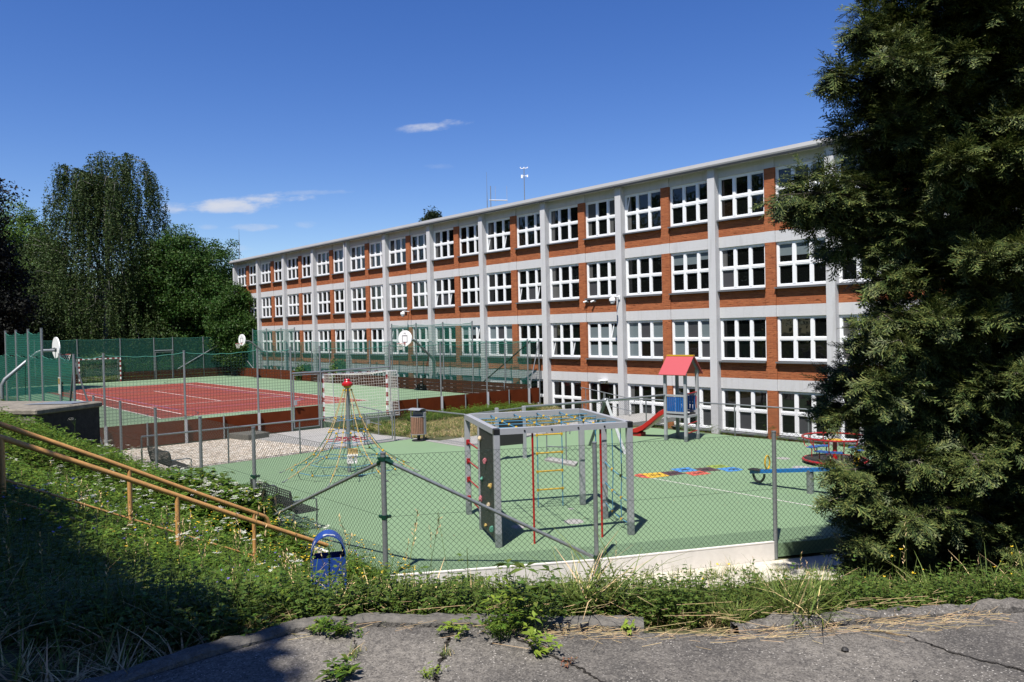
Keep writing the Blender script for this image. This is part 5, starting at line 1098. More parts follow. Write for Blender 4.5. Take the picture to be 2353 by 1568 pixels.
# ------------------------------------------------------------------ foliage tools
def unit(v): return v/(np.linalg.norm(v, axis=-1, keepdims=True)+1e-9)
def leaf_quads(pos, size, nrm, asp=.55, dirs=None):
    """one pointed leaf (a bent rhomb) per position"""
    N = len(pos); nrm = unit(nrm); t = rng.normal(size=(N, 3)) if dirs is None else dirs
    t = unit(t-nrm*np.sum(t*nrm, 1, keepdims=True)); w = np.cross(nrm, t); s = np.asarray(size)[:, None]
    V = np.stack([pos-t*s*.5, pos+w*s*asp*.5+nrm*s*.08, pos+t*s*.5, pos-w*s*asp*.5+nrm*s*.08], 1).reshape(-1, 3)
    return V, np.arange(N*4).reshape(N, 4)
def ellipsoid(n, c, r, inner=.35):
    d = unit(rng.normal(size=(n, 3))); u = inner+(1-inner)*rng.random((n, 1))**.6; return np.array(c)+d*u*np.array(r)
def clumpy(c, r, ncl, per, clr, leaf, inner=.45, lump=.22, up=.5, squash=.7):
    cen = ellipsoid(ncl, c, r, inner); k = np.array([1+lump*mnoise.noise(Vector(tuple((p-np.array(c))*(2.2/max(r))))) for p in cen])[:, None]*1.0; cen = np.array(c)+(cen-np.array(c))*k
    cr = clr*(.6+.8*rng.random(ncl)); pos = np.repeat(cen, per, 0)+np.clip(rng.normal(size=(ncl*per, 3)), -1.5, 1.5)*np.repeat(cr, per)[:, None]*np.array([.55, .55, .55*squash])
    out = unit(pos-np.repeat(cen, per, 0)); nr = rng.normal(size=pos.shape)*.7+np.array([0, 0, up])+out*.6; return pos, leaf*(.6+.8*rng.random(len(pos))), nr
def limbs(mb, base, top, r0, tips, n=6):
    base, top = Vector(base), Vector(top); pts = [base.lerp(top, i/6)+Vector((rnd.uniform(-.06, .06), rnd.uniform(-.06, .06), 0))*(top-base).length*.1*(i > 0) for i in range(7)]
    mb.tube(pts, [r0*(1-.8*i/6)*(1.35 if i == 0 else 1) for i in range(7)], 9)
    for tp in tips:
        f = rnd.uniform(.25, .9); k = min(int(f*6), 5); s = pts[k].lerp(pts[k+1], f*6-k); tp = Vector(tp); m = s.lerp(tp, .5)+Vector((0, 0, (tp-s).length*.12)); r = r0*(1-.8*f)*.5; mb.tube([s, s.lerp(m, .5), m, tp], [r, r*.75, r*.5, r*.15], 6)
def tree(name, label, base, c, r, m, ncl, per, clr, leaf, cat='tree', trunk=.22, bark='bark', extra=None, group=None, **kw):
    t = thing(name, label, cat, base, 0, group); pos, sz, nr = clumpy(c, r, ncl, per, clr, leaf, **kw)
    if extra: 
        for (c2, r2, n2) in extra: p2, s2, k2 = clumpy(c2, r2, n2, per, clr, leaf, **kw); pos = np.concatenate([pos, p2]); sz = np.concatenate([sz, s2]); nr = np.concatenate([nr, k2])
    keep = pos[:, 2] > base[2]+.15; V, F = leaf_quads(pos[keep], sz[keep], nr[keep]); mesh_np('crown', V, F, m, parent=t)
    mb = MB(); tp = pos[rng.integers(0, len(pos), 9)]; limbs(mb, Vector(base)-Vector((0, 0, .2)), (c[0], c[1], c[2]+r[2]*.3), trunk, [tuple(p) for p in tp]); mb.build('trunk', bark, t, smooth=True); return t
def at(x, Y, z=0.): d = ray(x, 780); return (d[0]/d[1]*Y, Y, z)
def zat(x, y, Y): return D(x, y, Y).z

# ------------------------------------------------------------------ trees behind the court
# weeping birch
bp = at(243, 77, .3); t = thing('birch_tree', 'tall weeping birch with hanging dark green strands behind the ball court', 'tree', bp)
zt = zat(290, 352, 77); env = [(zt, 1.6), (zt-.6, 3.2), (zt-3, 4.1), (zt-6, 4.9), (zt-9, 6.0), (zt-13, 6.9), (zt-17, 7.4), (3.5, 6.6)]
ez = np.array([e[0] for e in env])[::-1]; er = np.array([e[1] for e in env])[::-1]
ns = 3900; sz_ = 3.5+(zt-3.5)*rng.random(ns)**.85; th = rng.random(ns)*2*PI; rr = np.interp(sz_, ez, er)*(.25+.75*rng.random(ns)**.5)*(1+.17*np.sin(th*3+sz_*.7))
sx_ = bp[0]+.6+rr*np.cos(th)+.9*np.sin(sz_*.4); sy_ = bp[1]+rr*np.sin(th); li = rng.integers(0, 4, ns); lx = np.array([-3.0, .3, 2.9, -.9])[li]; lz = np.array([zt-1.6, zt, zt-.5, zt-2.2])[li]; upper = sz_ > zt-7.5; hw = np.clip((lz-sz_)*.55+.35, .3, 2.0); sx_ = np.where(upper, bp[0]+.7+lx+hw*np.cos(th)*rng.random(ns)**.5, sx_); sz_ = np.minimum(sz_, lz-.3*rng.random(ns))
ln = np.minimum(1.2+3.2*rng.random(ns), sz_-1.2); nl = 48; f = np.sort(rng.random((ns, nl)), 1); outx, outy = np.cos(th), np.sin(th)
pos = np.stack([sx_[:, None]+outx[:, None]*.5*np.sin(np.minimum(f*3, 1)*PI/2)+rng.normal(size=(ns, nl))*.08, sy_[:, None]+outy[:, None]*.5*np.sin(np.minimum(f*3, 1)*PI/2)+rng.normal(size=(ns, nl))*.08, sz_[:, None]+.25*np.sin(np.minimum(f*4, 1)*PI)-f*ln[:, None]], 2).reshape(-1, 3)
V, F = leaf_quads(pos, .10+.11*rng.random(len(pos)), rng.normal(size=pos.shape)+np.array([0, -.3, .2]), .65); VB, FB_ = V, F
mb = MB(); limbs(mb, bp, (bp[0]+.5, bp[1], zt-3), .33, [(sx_[i], sy_[i], sz_[i]) for i in range(30)]); mb.build('trunk', 'birchbark', t, smooth=True)
A, Bq = [], []
for i in range(120):
    k = i*27; o = Vector((outx[k], outy[k], 0)); q = Vector((sx_[k], sy_[k], sz_[k])); A += [tuple(q-o*1.1-up*.25), tuple(q), tuple(q+o*.5-up*.1)]; Bq += [tuple(q), tuple(q+o*.5-up*.1), tuple(q+o*.7-up*.9)]
V, F = rods_np(A, Bq, .022); mesh_np('crown', np.concatenate([VB, V]), np.concatenate([FB_, F+len(VB)]), ['lbirch', 'birchbark'], [0]*len(FB_)+[1]*len(F), parent=t)
tree('leafy_tree', 'light green tree at the left, half behind the weeping birch', at(72, 86, .4), (at(72, 86)[0], 86, 11.2), (4.3, 4.2, 7.2), 'llime', 420, 140, 1.0, .23, extra=[((at(45, 86)[0], 85, 7), (3.2, 3, 4.5), 100)], lump=.5)
tree('leafy_tree', 'fresh green rounded tree right of the weeping birch', at(455, 78, .4), (at(452, 78)[0], 78, 8.0), (5.4, 4.5, 6.0), 'lmid', 620, 150, .95, .21, extra=[((at(420, 78)[0], 77, 11.0), (3.2, 3, 3.6), 170), ((at(510, 78)[0], 77, 6.5), (3.0, 3, 4), 150)], lump=.4)
tree('leafy_tree', 'green feathery tree in front of the far left corner of the school', at(535, 71.5, .3), (at(548, 71)[0], 71.5, 5.0), (2.7, 1.9, 3.7), 'lmid', 330, 140, .7, .17, extra=[((at(590, 70)[0], 70.5, 5.0), (1.2, .8, 1.0), 40), ((at(566, 70)[0], 71, 3.3), (1.8, 1.2, 2.0), 70)], lump=.4)
tree('shaded_edge_tree', 'very dark tall tree cut by the left edge of the picture', at(-92, 52, .5), (at(-92, 52)[0], 52, 8.4), (3.6, 3.4, 8.2), 'lshaded', 620, 150, .9, .22, lump=.5, extra=[((at(-38, 52)[0], 52, 4), (2.0, 2, 4.0), 140)])  # shade from neighbouring trees is put into the near-black leaf colour
for i, (x, Y, h, w, m, lb) in enumerate(((150, 92, 12, 5.5, 'ldark', 'dark tree filling the gap under the light green tree'), (330, 95, 13, 6, 'ldark', 'dark tree behind the trunk of the weeping birch'), (60, 80, 7.5, 5, 'ldark', 'low dark tree by the left edge behind the green net'), (215, 88, 8, 4.5, 'ldark', 'low dark tree between birch and left trees'), (420, 84, 8.5, 5, 'ldark', 'dark tree under the rounded green tree'), (515, 84, 7.5, 4, 'ldark', 'dark tree between rounded green tree and school corner'), (-25, 70, 9, 5, 'ldark', 'dark bushy tree left of the birch behind the tall net'))):
    b = at(x, Y, .4); tree('dark_tree', lb, b, (b[0], Y, h*.52), (w, 3.5, h*.5), m, 420, 110, 1.1, .30, lump=.35, group='dark trees behind the ball court')
for i, (a, b, h, w, lb) in enumerate(((76, 12.5, 1.6, 1.5, 'sunlit bush behind the far goal net, left one'), (75, 15.5, 1.5, 1.6, 'sunlit bush behind the middle of the far goal'), (77, 18.5, 2.2, 1.8, 'taller sunlit bush right behind the far goal post'), (76, 21.5, 1.7, 1.6, 'low bush behind the far boards, left of the frame gate'), (75.5, 24.5, 1.8, 1.5, 'bush behind the far boards under the net brace'), (77, 27.5, 2.6, 1.6, 'bush at the far right corner of the ball court'), (80, 9, 2.4, 2.0, 'bush beyond the tall green net'), (52, 28.95, 1.5, .55, 'small bush between court fence and school wall'), (57.5, 28.9, 1.2, .6, 'little shrub at the school wall farther along the court fence'))):
    q = AB(a, b, .25); tree('shrub', lb, q, (q.x, q.y, .2+h*.55), (w, w*.8, h*.6), 'llime' if i in (0, 1, 2, 7) else 'lgreen', 70, 70, .45, .15, cat='shrub', trunk=.05, lump=.4, group='bushes round the ball court')
# conifer top over the roof, trees out of the frame on the left whose image stands in the windows
q = D(993, 500, 86); tree('spruce', 'pointed dark tree top showing over the school roof', (q.x, q.y, .2), (q.x, q.y, zat(993, 500, 86)*.62), (2.2, 2.2, zat(993, 488, 86)*.40), 'ldark', 300, 70, .7, .25, lump=.1, extra=[((q.x, q.y, zat(993, 500, 86)-.9), (.55, .55, 1.5), 60), ((q.x+.6, q.y, zat(993, 508, 86)-.8), (.6, .5, .5), 20)])
for i, (x, y, h, lb) in enumerate(((-36, 14, 19, 'leafy tree on the slope left of the picture, second nearest'), (-43, 26, 21, 'leafy tree on the slope left of the picture, middle one'), (-48, 39, 22, 'leafy tree on the slope left of the picture, second farthest'), (-56, 54, 23, 'leafy tree on the slope left of the picture, farthest'), (-38, -2, 20, 'leafy tree on the slope left of the picture, nearest'))):
    tree('slope_tree', lb, (x, y, 1.5), (x, y, h*.55), (7.0, 7.0, h*.48), 'lgreen', 260, 60, 1.6, .75, group='trees on the left slope')
# the big tree left behind the camera whose shade falls over the bank
tree('shade_tree', 'big dense tree left behind the viewpoint, shading the lower bank', (-9.8, -3.6, 2.5), (-9.45, -3.1, 10.2), (6.4, 6.4, 5.0), 'lgreen', 1900, 130, .75, .42, trunk=.4, inner=.05, lump=.05, extra=[((-11.5, 1.8, 10.2), (5.0, 4.8, 4.5), 1000), ((-12.0, 3.0, 5.6), (4.2, 5.0, 3.0), 500), ((-6.0, -7.0, 6.0), (4.5, 2.6, 3.4), 420)])  # last two crown masses are added out of view to block sky light

# ------------------------------------------------------------------ the cypress on the right
def frond_template(tip_m=1):
    V, F, mi = [], [], []
    def q(a, b, w):
        a, b = np.array(a), np.array(b); d = b-a; L = np.linalg.norm(d); n = np.array([-d[1], d[0], 0])/max(L, 1e-6); o = len(V); m = a*.62+b*.38
        V.extend([a, m+n*w, b, m-n*w]); F.append([o, o+1, o+2, o+3])
    q((0, 0, 0), (1.08, 0, -.14), .020); mi.append(0)
    for i in range(11):
        t = .04+.92*i/11; s = 1 if i % 2 else -1; L = .50*(1-t*.62)*rnd.uniform(.75, 1.2); an = s*R(rnd.uniform(24, 42)); base = np.array([t, 0, -.12*t*t]); tip = base+L*np.array([math.cos(an), math.sin(an), rnd.uniform(-.28, .06)])
        q(base, tip, .026); mi.append(tip_m if rnd.random() < .3 else 0)
        for k in range(2):
            u = .25+.35*k; b2 = base+(tip-base)*u; a2 = an+(-1 if (k+i) % 2 else 1)*R(rnd.uniform(22, 38)); L2 = L*.55*rnd.uniform(.7, 1.2); t2 = b2+L2*np.array([math.cos(a2), math.sin(a2), rnd.uniform(-.3, .12)]); q(b2, t2, .024); mi.append(tip_m if rnd.random() < .55 else 0)
    return np.array(V), np.array(F), np.array(mi)
FT = [frond_template() for _ in range(6)]
def place(temps, pos, ax, nr, sc_):
    """copies of small templates; ax: direction of local x, nr: approximate local z"""
    ax = unit(ax); nr = unit(nr-ax*np.sum(nr*ax, 1, keepdims=True)); ay = np.cross(nr, ax); Vs, Fs, Ms = [], [], []; o = 0; which = rng.integers(0, len(temps), len(pos))
    for k, (V, F, m) in enumerate(temps):
        i = np.nonzero(which == k)[0]
        if not len(i): continue
        W = pos[i][:, None, :]+sc_[i][:, None, None]*(V[None, :, 0:1]*ax[i][:, None, :]+V[None, :, 1:2]*ay[i][:, None, :]+V[None, :, 2:3]*nr[i][:, None, :])
        Vs.append(W.reshape(-1, 3)); Fs.append((F[None]+(np.arange(len(i))*len(V))[:, None, None]).reshape(-1, F.shape[1])+o); Ms.append(np.tile(m, len(i))); o += len(i)*len(V)
    return np.concatenate(Vs), np.concatenate(Fs), np.concatenate(Ms)
TY = 12.6; tb = Vector(at(2165, TY)); tb.z = GH(tb.x, tb.y)
con = thing('cypress_tree', 'large dark cypress with drooping feathery sprays at the right edge', 'tree', tb)
tips = [(2010, -20, 0), (1985, 25, -.3), (1990, 85, .4), (1962, 62, -.5), (1998, 150, .2), (1882, 168, -.6), (1890, 190, 0), (1935, 235, .5), (1915, 300, -.2), (1940, 310, .4), (1960, 380, 0), (1830, 400, -.7), (1775, 448, -1.0), (1795, 470, -.6), (1850, 500, -.4), (1885, 555, -.2), (1895, 575, .3), (1925, 520, .4), (1975, 640, -.4), (2000, 690, .3), (1985, 730, -.6), (1965, 760, -.2), (1940, 800, .2), (1895, 850, .6), (1860, 880, .9), (1855, 925, .9), (1880, 950, .6), (1960, 870, -.8), (1975, 905, -.9), (1965, 985, -.3), (1975, 1020, -.6), (1900, 1080, -.7), (1888, 1110, -.5), (1895, 1145, -.9), (1930, 1180, -.3), (1950, 1230, -.6), (1925, 1275, -.4), (1960, 1310, -.2), (2020, 1280, .2), (2040, 1180, -.8), (2060, 1060, -.9)]
L_ = []
for x, y, dy in tips: L_.append((D(x+(46 if 820 < y < 1120 else 30 if y > 120 else 10), y, TY-.9+dy), 1.0))
for i in range(235):
    y = rnd.uniform(-380, 1330); x = rnd.uniform(2150 if 500 < y < 740 else 2150 if 860 < y < 1090 else 2040, 2560); L_.append((D(x, y, TY-rnd.uniform(-1.2, 2.1)), .9))
axis = [(tb.x+.35*math.sin(i*1.3), tb.y+.25*math.cos(i*1.9)) for i in range(3)]
fp, fa_, fn, fs = [], [], [], []; A, Bq, RA = [], [], []
mbL = MB()
for tip, dens in L_:
    k = rnd.randrange(3); hz = tip.z-rnd.uniform(.2, 1.3); s = Vector((axis[k][0]+rnd.uniform(-.3, .3), axis[k][1]+rnd.uniform(-.3, .3), max(hz, tb.z+.4))); Ln = (tip-s).length; mid = s.lerp(tip, .55)+Vector((0, 0, .14*Ln))
    def bz(f): return s*(1-f)**2+mid*2*f*(1-f)+tip*f*f
    mbL.tube([bz(j/5) for j in range(6)], [.035*(1-.85*j/5)*(.5+Ln*.3) for j in range(6)], 5, cap=False)
    nb_ = int(12+15*Ln)
    for j in range(nb_):
        f = min(1, .16+.86*rnd.random()); b = bz(f); d = (bz(min(f+.05, 1.05))-bz(f-.05)).normalized(); q = Vector((rnd.gauss(0, 1), rnd.gauss(0, 1), rnd.gauss(-.15, .55))).normalized(); d2 = (d*.9+q*.85).normalized(); l2 = rnd.uniform(.22, .62)*(1.12-.72*f)
        A.append(tuple(b)); e = b+d2*l2-Vector((0, 0, .10*l2)); Bq.append(tuple(e))
        for g_ in range(5):
            u = .25+.75*(g_+rnd.random()*.6)/5; p = b.lerp(e, min(u, 1)); dd_ = (d2+Vector((rnd.gauss(0, .55), rnd.gauss(0, .55), rnd.gauss(-.22, .35)))).normalized(); fp.append(tuple(p)); fa_.append(tuple(dd_)); fn.append((rnd.gauss(0, .55), rnd.gauss(-.35, .5), 1)); fs.append(rnd.uniform(.22, .42))
V, F, mi = place(FT, np.array(fp), np.array(fa_), np.array(fn), np.array(fs)); V2, F2 = rods_np(A[::2], Bq[::2], .0045); mesh_np('crown', np.concatenate([V, V2]), np.concatenate([F, F2+len(V)]), ['lcon', 'lcon2', 'twig'], np.concatenate([mi, np.full(len(F2), 2)]), parent=con)
for k in range(3):
    pts = [Vector((axis[k][0]+.10*math.sin(j*2.1+k), axis[k][1]+.08*math.cos(j*1.7+k), tb.z-.2+j*1.9)) for j in range(7)]; mbL.tube(pts, [.17*(1-.12*j) for j in range(7)], 8)
mbL.build('trunk', 'bark', con, smooth=True)

# ------------------------------------------------------------------ grass, weeds and flowers
WM = ['g1', 'g2', 'g3', 'straw', 'fw', 'fy', 'fp', 'lime2', 'autumn']
class TB:
    def __init__(s): s.V, s.F, s.M = [], [], []
    def leaf(s, p, d, L, w, m, bend=.25):
        p, d = Vector(p), Vector(d).normalized(); sd = d.cross(Vector((0, 0, 1)))
        if sd.length < .05: sd = Vector((rnd.uniform(-1, 1), rnd.uniform(-1, 1), 0))
        sd.normalize(); k = p+d*L*.5; e = p+d*L-Vector((0, 0, bend*L)); o = len(s.V); s.V += [p, k+sd*w, e, k-sd*w]; s.F.append([o, o+1, o+2, o+3]); s.M.append(m)
    def blade(s, p, d, L, w, m, bend):
        p = Vector(p); d = Vector(d).normalized(); h = Vector((d.x, d.y, 0)); h = h.normalized() if h.length > .01 else Vector((1, 0, 0)); sd = Vector((-h.y, h.x, 0)); n = 3; pr = None
        for i in range(n+1):
            f = i/n; q = p+d*L*f+h*bend*L*f*f*.6-Vector((0, 0, bend*L*f*f*.55)); ww = w*(1-f*.92); o = len(s.V); s.V += [q-sd*ww, q+sd*ww]
            if i: s.F.append([o-2, o-1, o+1, o]); s.M.append(m)
    def stem(s, p, q, w, m):
        p, q = Vector(p), Vector(q); o = len(s.V); a = rnd.random()*PI; sd = Vector((math.cos(a), math.sin(a), 0))*w; s.V += [p-sd, p+sd, q+sd*.6, q-sd*.6]; s.F.append([o, o+1, o+2, o+3]); s.M.append(m)
    def out(s): return np.array([tuple(v) for v in s.V]), np.array(s.F), np.array(s.M)
def rdir(zlo, zhi): a = rnd.random()*2*PI; z = rnd.uniform(zlo, zhi); r = math.sqrt(max(0, 1-z*z)); return Vector((r*math.cos(a), r*math.sin(a), z))
def T_grass(h=.35, n=14, m=2, dry=.12):
    t = TB()
    for _ in range(n): d = rdir(.72, .98); t.blade((rnd.gauss(0, .03), rnd.gauss(0, .03), 0), d, h*rnd.uniform(.55, 1.1), .0045, 3 if rnd.random() < dry else m, rnd.uniform(.2, .9))
    return t.out()
def T_clover(h=.42, n=5):
    t = TB()
    for _ in range(n):
        b = Vector((rnd.gauss(0, .04), rnd.gauss(0, .04), 0)); d = rdir(.85, .99); L = h*rnd.uniform(.6, 1.1); e = b+d*L; t.stem(b, e, .0025, 1)
        for k in range(8):
            f = .2+.8*k/8; p = b+d*L*f; a = rdir(.0, .6); p2 = p+a*.025
            for j in (-.8, 0, .8): a2 = Matrix.Rotation(j, 3, 'Z') @ a; t.leaf(p2, a2, .024, .0062, 1, .15)
    return t.out()
def T_leafy(h=.36, n=9, m=0, ls=.076):
    t = TB()
    for _ in range(n):
        b = Vector((rnd.gauss(0, .03), rnd.gauss(0, .03), 0)); d = rdir(.55, .98); L = h*rnd.uniform(.4, 1.1); e = b+d*L; t.stem(b, e, .003, m)
        for k in range(5): a = rdir(-.1, .55); l = ls*rnd.uniform(.6, 1.2); t.leaf(e, a, l, l*.20, m if rnd.random() < .93 else 7, .2)
        for k in range(2): f = rnd.uniform(.4, .8); a = rdir(0, .5); t.leaf(b+d*L*f, a, ls*.6, ls*.13, m, .2)
    return t.out()
def T_umbel():
    t = TB(); h = rnd.uniform(.62, .88); e = Vector((rnd.gauss(0, .05), rnd.gauss(0, .05), h)); t.stem((0, 0, 0), e, .004, 0)
    for k in range(4): t.leaf((e.x*.4, e.y*.4, h*rnd.uniform(.15, .5)), rdir(.1, .6), .13, .022, 0, .25)
    for hd in range(rnd.choice([2, 3, 3])):
        c = e+Vector((rnd.gauss(0, .055), rnd.gauss(0, .055), rnd.uniform(-.08, .03))); t.stem(e-Vector((0, 0, .16)), c, .002, 0)
        for k in range(16):
            p = c+Vector((rnd.gauss(0, .022), rnd.gauss(0, .022), rnd.uniform(-.004, .006))); s = .011; o = len(t.V); t.V += [p+Vector((-s, 0, 0)), p+Vector((0, -s, .002)), p+Vector((s, 0, 0)), p+Vector((0, s, .002))]; t.F.append([o, o+1, o+2, o+3]); t.M.append(4)
    return t.out()
def T_flower(m, h, s=.014, n=3):
    t = TB(); 
    for _ in range(n):
        e = Vector((rnd.gauss(0, .07), rnd.gauss(0, .07), h*rnd.uniform(.75, 1.1))); t.stem((0, 0, 0), e, .0022, 0); t.leaf(e*.5, rdir(.1, .7), .07, .010, 0)
        for k in range(5): t.leaf(e, rdir(.0, .75), s*1.5, s*.6, m, 0)
    return t.out()
def T_seed():
    t = TB(); h = rnd.uniform(.65, .95); e = Vector((rnd.gauss(0, .08), rnd.gauss(0, .08), h)); t.stem((0, 0, 0), e, .0022, 2)
    for k in range(10): f = .78+.22*k/10; t.leaf(e*f, Vector((rnd.gauss(0, .5), rnd.gauss(0, .5), 1)), .035, .005, 3, 0)
    for k in range(3): t.blade((0, 0, 0), rdir(.7, .95), .4, .004, 2, .7)
    return t.out()
TG = [T_grass() for _ in range(6)]; TGs = [T_grass(.16, 12, 2, .25) for _ in range(5)]; TGd = [T_grass(.2, 12, 2, .75) for _ in range(5)]; TC = [T_clover(.17+.022*i_) for i_ in range(7)]; TL = [T_leafy() for _ in range(7)]; TLs = [T_leafy(.22, 7, 0, .06) for _ in range(5)]; TU = [T_umbel() for _ in range(8)]; TS = [T_seed() for _ in range(6)]
TFy = [T_flower(5, .48) for _ in range(5)]; TFy2 = [T_flower(5, .75, .017) for _ in range(4)]; TFp = [T_flower(6, .42, .016, 2) for _ in range(4)]
parts_ = {}
def strew(key, temps, xy, smin, smax, zoff=-.01, lean=.12):
    xy = np.asarray(xy, float)
    if not len(xy): return
    z = ground_h(xy[:, 0], xy[:, 1])+zoff; z = np.where((xy[:, 1] < 4.6) & (z > 2.3), np.maximum(z, 2.40), z); n = len(xy); th = rng.random(n)*2*PI; nr = np.stack([rng.normal(size=n)*lean, rng.normal(size=n)*lean, np.ones(n)], 1)
    V, F, m = place(temps, np.column_stack([xy, z]), np.column_stack([np.cos(th), np.sin(th), np.zeros(n)]), nr, rng.uniform(smin, smax, n)); parts_.setdefault(key, []).append((V, F, m))
def flush(key, name, label, cat):
    Vs, Fs, Ms = zip(*parts_[key]); o = np.cumsum([0]+[len(v) for v in Vs[:-1]]); ob = mesh_np(name, np.concatenate(Vs), np.concatenate([f+k for f, k in zip(Fs, o)]), WM, np.concatenate(Ms)); tag(ob, label, cat, kind='stuff')
def rand_in(n, x0, x1, y0, y1, cond=None):
    p = np.column_stack([rng.uniform(x0, x1, n), rng.uniform(y0, y1, n)])
    return p[cond(p[:, 0], p[:, 1])] if cond else p
kx = np.array([k[0] for k in KL]); ky = np.array([k[1] for k in KL])
def behind_kerb(x, y): return y > np.interp(x, kx, ky)+.16
def outside(x, y):
    a, b = -CA*x+SA*y, SA*x+CA*y; yf = np.interp(x, [FA.x, FB.x, FC.x, 30], [FA.y, FB.y, FC.y, FC.y+(30-FC.x)*.23]); ok = np.where(x < FA.x, b < FL7-.05, y < yf-.12); return ok & behind_kerb(x, y)
def vis(x, y): return (np.abs(x) < .72*y+.9)
def binclear(x, y): return ~((np.abs(x/y+.2405) < .05) & (y > 4.55) & (y < 10.6))
# verge: clover and grass between kerb and fence
c_ = lambda x, y: outside(x, y) & vis(x, y) & (x > -2.6+.0*y)
bc_ = lambda x, y: c_(x, y) & binclear(x, y) & (y > np.interp(x, kx, ky)+.14)
strew('verge', TC, rand_in(6500, -2.4, 6.5, 4.2, 6.6, bc_), .7, 1.1); strew('verge', TG, rand_in(5200, -2.4, 6.5, 4.2, 7.0, bc_), .35, .85); strew('verge', TGs, rand_in(2600, -2.6, 6.5, 4.2, 9.0, c_), .8, 1.3)
strew('verge', TC, rand_in(1800, -2, 9, 6.6, 12.5, bc_), .9, 1.2); strew('verge', TG, rand_in(1900, -2, 9.5, 6.9, 13.6, bc_), .6, 1.1)
strew('verge', TFy, rand_in(230, -1, 7, 4.5, 8.2, lambda x, y: c_(x, y) & (rng.random(len(x)) < np.clip(.2+.22*x, .12, 1))), .55, .85); strew('verge', TS, rand_in(190, .2, 8, 4.5, 7.5, lambda x, y: c_(x, y) & (rng.random(len(x)) < np.clip(.06+.16*x, .05, .9))), .4, .75); strew('verge', TGd, rand_in(800, -2.2, 5, 4.2, 4.75, lambda x, y: behind_kerb(x, y)), .6, 1.0); strew('verge', TG, rand_in(1500, -.6, 7, 4.5, 6.2, bc_), .7, 1.1)
flush('verge', 'verge_weeds', 'dense clover, grass and yellow flowers along the kerb', 'weeds')
# bank on the left
c2_ = lambda x, y: outside(x, y) & vis(x, y) & (x < np.maximum(-.6, -.25*y+.9))
strew('bank', TL, rand_in(8000, -12, .3, 7.6, 13.5, lambda x, y: c2_(x, y) & binclear(x, y)), .5, 1.05); strew('bank', TL, rand_in(1500, -7, -1.2, 4.0, 7.8, lambda x, y: c2_(x, y) & binclear(x, y)), .45, .75); strew('bank', TC, rand_in(2500, -7, -.3, 4.0, 7.8, lambda x, y: c2_(x, y) & binclear(x, y)), .9, 1.5); strew('bank', TG, rand_in(5200, -11, .3, 2.6, 13.5, lambda x, y: c2_(x, y) & binclear(x, y)), .6, 1.25); strew('bank', TLs, rand_in(4200, -12, -.8, 6.0, 13.5, c2_), .7, 1.2); strew('bank', TL, rand_in(6500, -18, -3.8, 12.5, 29, c2_), .9, 1.5); strew('bank', TG, rand_in(3000, -18, -3.8, 12.5, 29, c2_), .9, 1.5)
strew('bank', TU, rand_in(95, -9.5, -2.5, 8.6, 15.5, c2_), .62, 1.0); strew('bank', TU, rand_in(120, -14, -4.2, 13.0, 25, lambda x, y: c2_(x, y) & (SA*x+CA*y > FL7-2.6)), .8, 1.15); strew('bank', TFy, rand_in(70, -8, -1.8, 6, 13.4, c2_), .8, 1.2); strew('bank', TFp, rand_in(110, -10, -2.2, 6.5, 14, c2_), .8, 1.2); strew('bank', TFy2, rand_in(46, -3.3, -1.6, 11.2, 13.0, c2_), .9, 1.25); strew('bank', TFy2, rand_in(60, -6, -3.2, 13, 16, c2_), .8, 1.1); strew('bank', TS, rand_in(260, -6, 0, 3.4, 11, c2_), .6, 1.0); strew('bank', TGd, rand_in(450, -3.4, -.4, 3.2, 6.2, lambda x, y: behind_kerb(x, y)), .9, 1.9)
p, a, b = (lambda n: (lambda a, b: (np.column_stack([-CA*a+SA*b, SA*a+CA*b]), a, b))(rng.uniform(15.3, 18.5, n), rng.uniform(FL7-1.0, FL7-.08, n)))(420); strew('bank', TL, p, 1.6, 2.5); strew('bank', TU, p[:60], 1.0, 1.3); strew('bank', TFy2, p[40:75], .8, 1.1)
flush('bank', 'meadow_plants', 'lush wild meadow plants with white umbels on the sloping bank', 'meadow')
# rough grass between railing, boards and school
def ab_rand(n, a0, a1, b0, b1): a, b = rng.uniform(a0, a1, n), rng.uniform(b0, b1, n); return np.column_stack([-CA*a+SA*b, SA*a+CA*b]), a, b
p, a, b = ab_rand(5200, 23.1, 30.0, 16.8, 28.6); k = ~((a < 24.0) & (b < 18.0)); strew('rough', TGd, p[k][::2], .8, 1.4); strew('rough', TGs, p[k][1::2], .9, 1.6); p, a, b = ab_rand(2600, 26, 30.0, 19, 28.8); strew('rough', TGs, p, .9, 1.7); p, a, b = ab_rand(420, 28.2, 30.0, 19.4, 27.2); strew('rough', TL, p, .7, 1.35); p, a, b = ab_rand(240, 25.2, 29.8, 16.4, 19.0); strew('rough', TLs, p, .6, 1.2)
p, a, b = ab_rand(260, 8, 20.5, 25.45, 27.5); strew('rough', TL, p, .8, 1.2, .1); p, a, b = ab_rand(26, 23.4, 23.9, 17.2, 22.5); strew('rough', TS, p, .6, .9)
flush('rough', 'rough_grass', 'half dry grass and weeds before the boards and the school wall', 'grass')
p, a, b = ab_rand(5000, 72, 84, 4, 30); strew('far', TL, p, 1.0, 2.0, .1); p, a, b = ab_rand(3000, 31, 71, -2, 6.2); strew('far', TL, p, 1.0, 2.0, .05); flush('far', 'far_grass', 'tall green undergrowth behind the ball court', 'undergrowth')
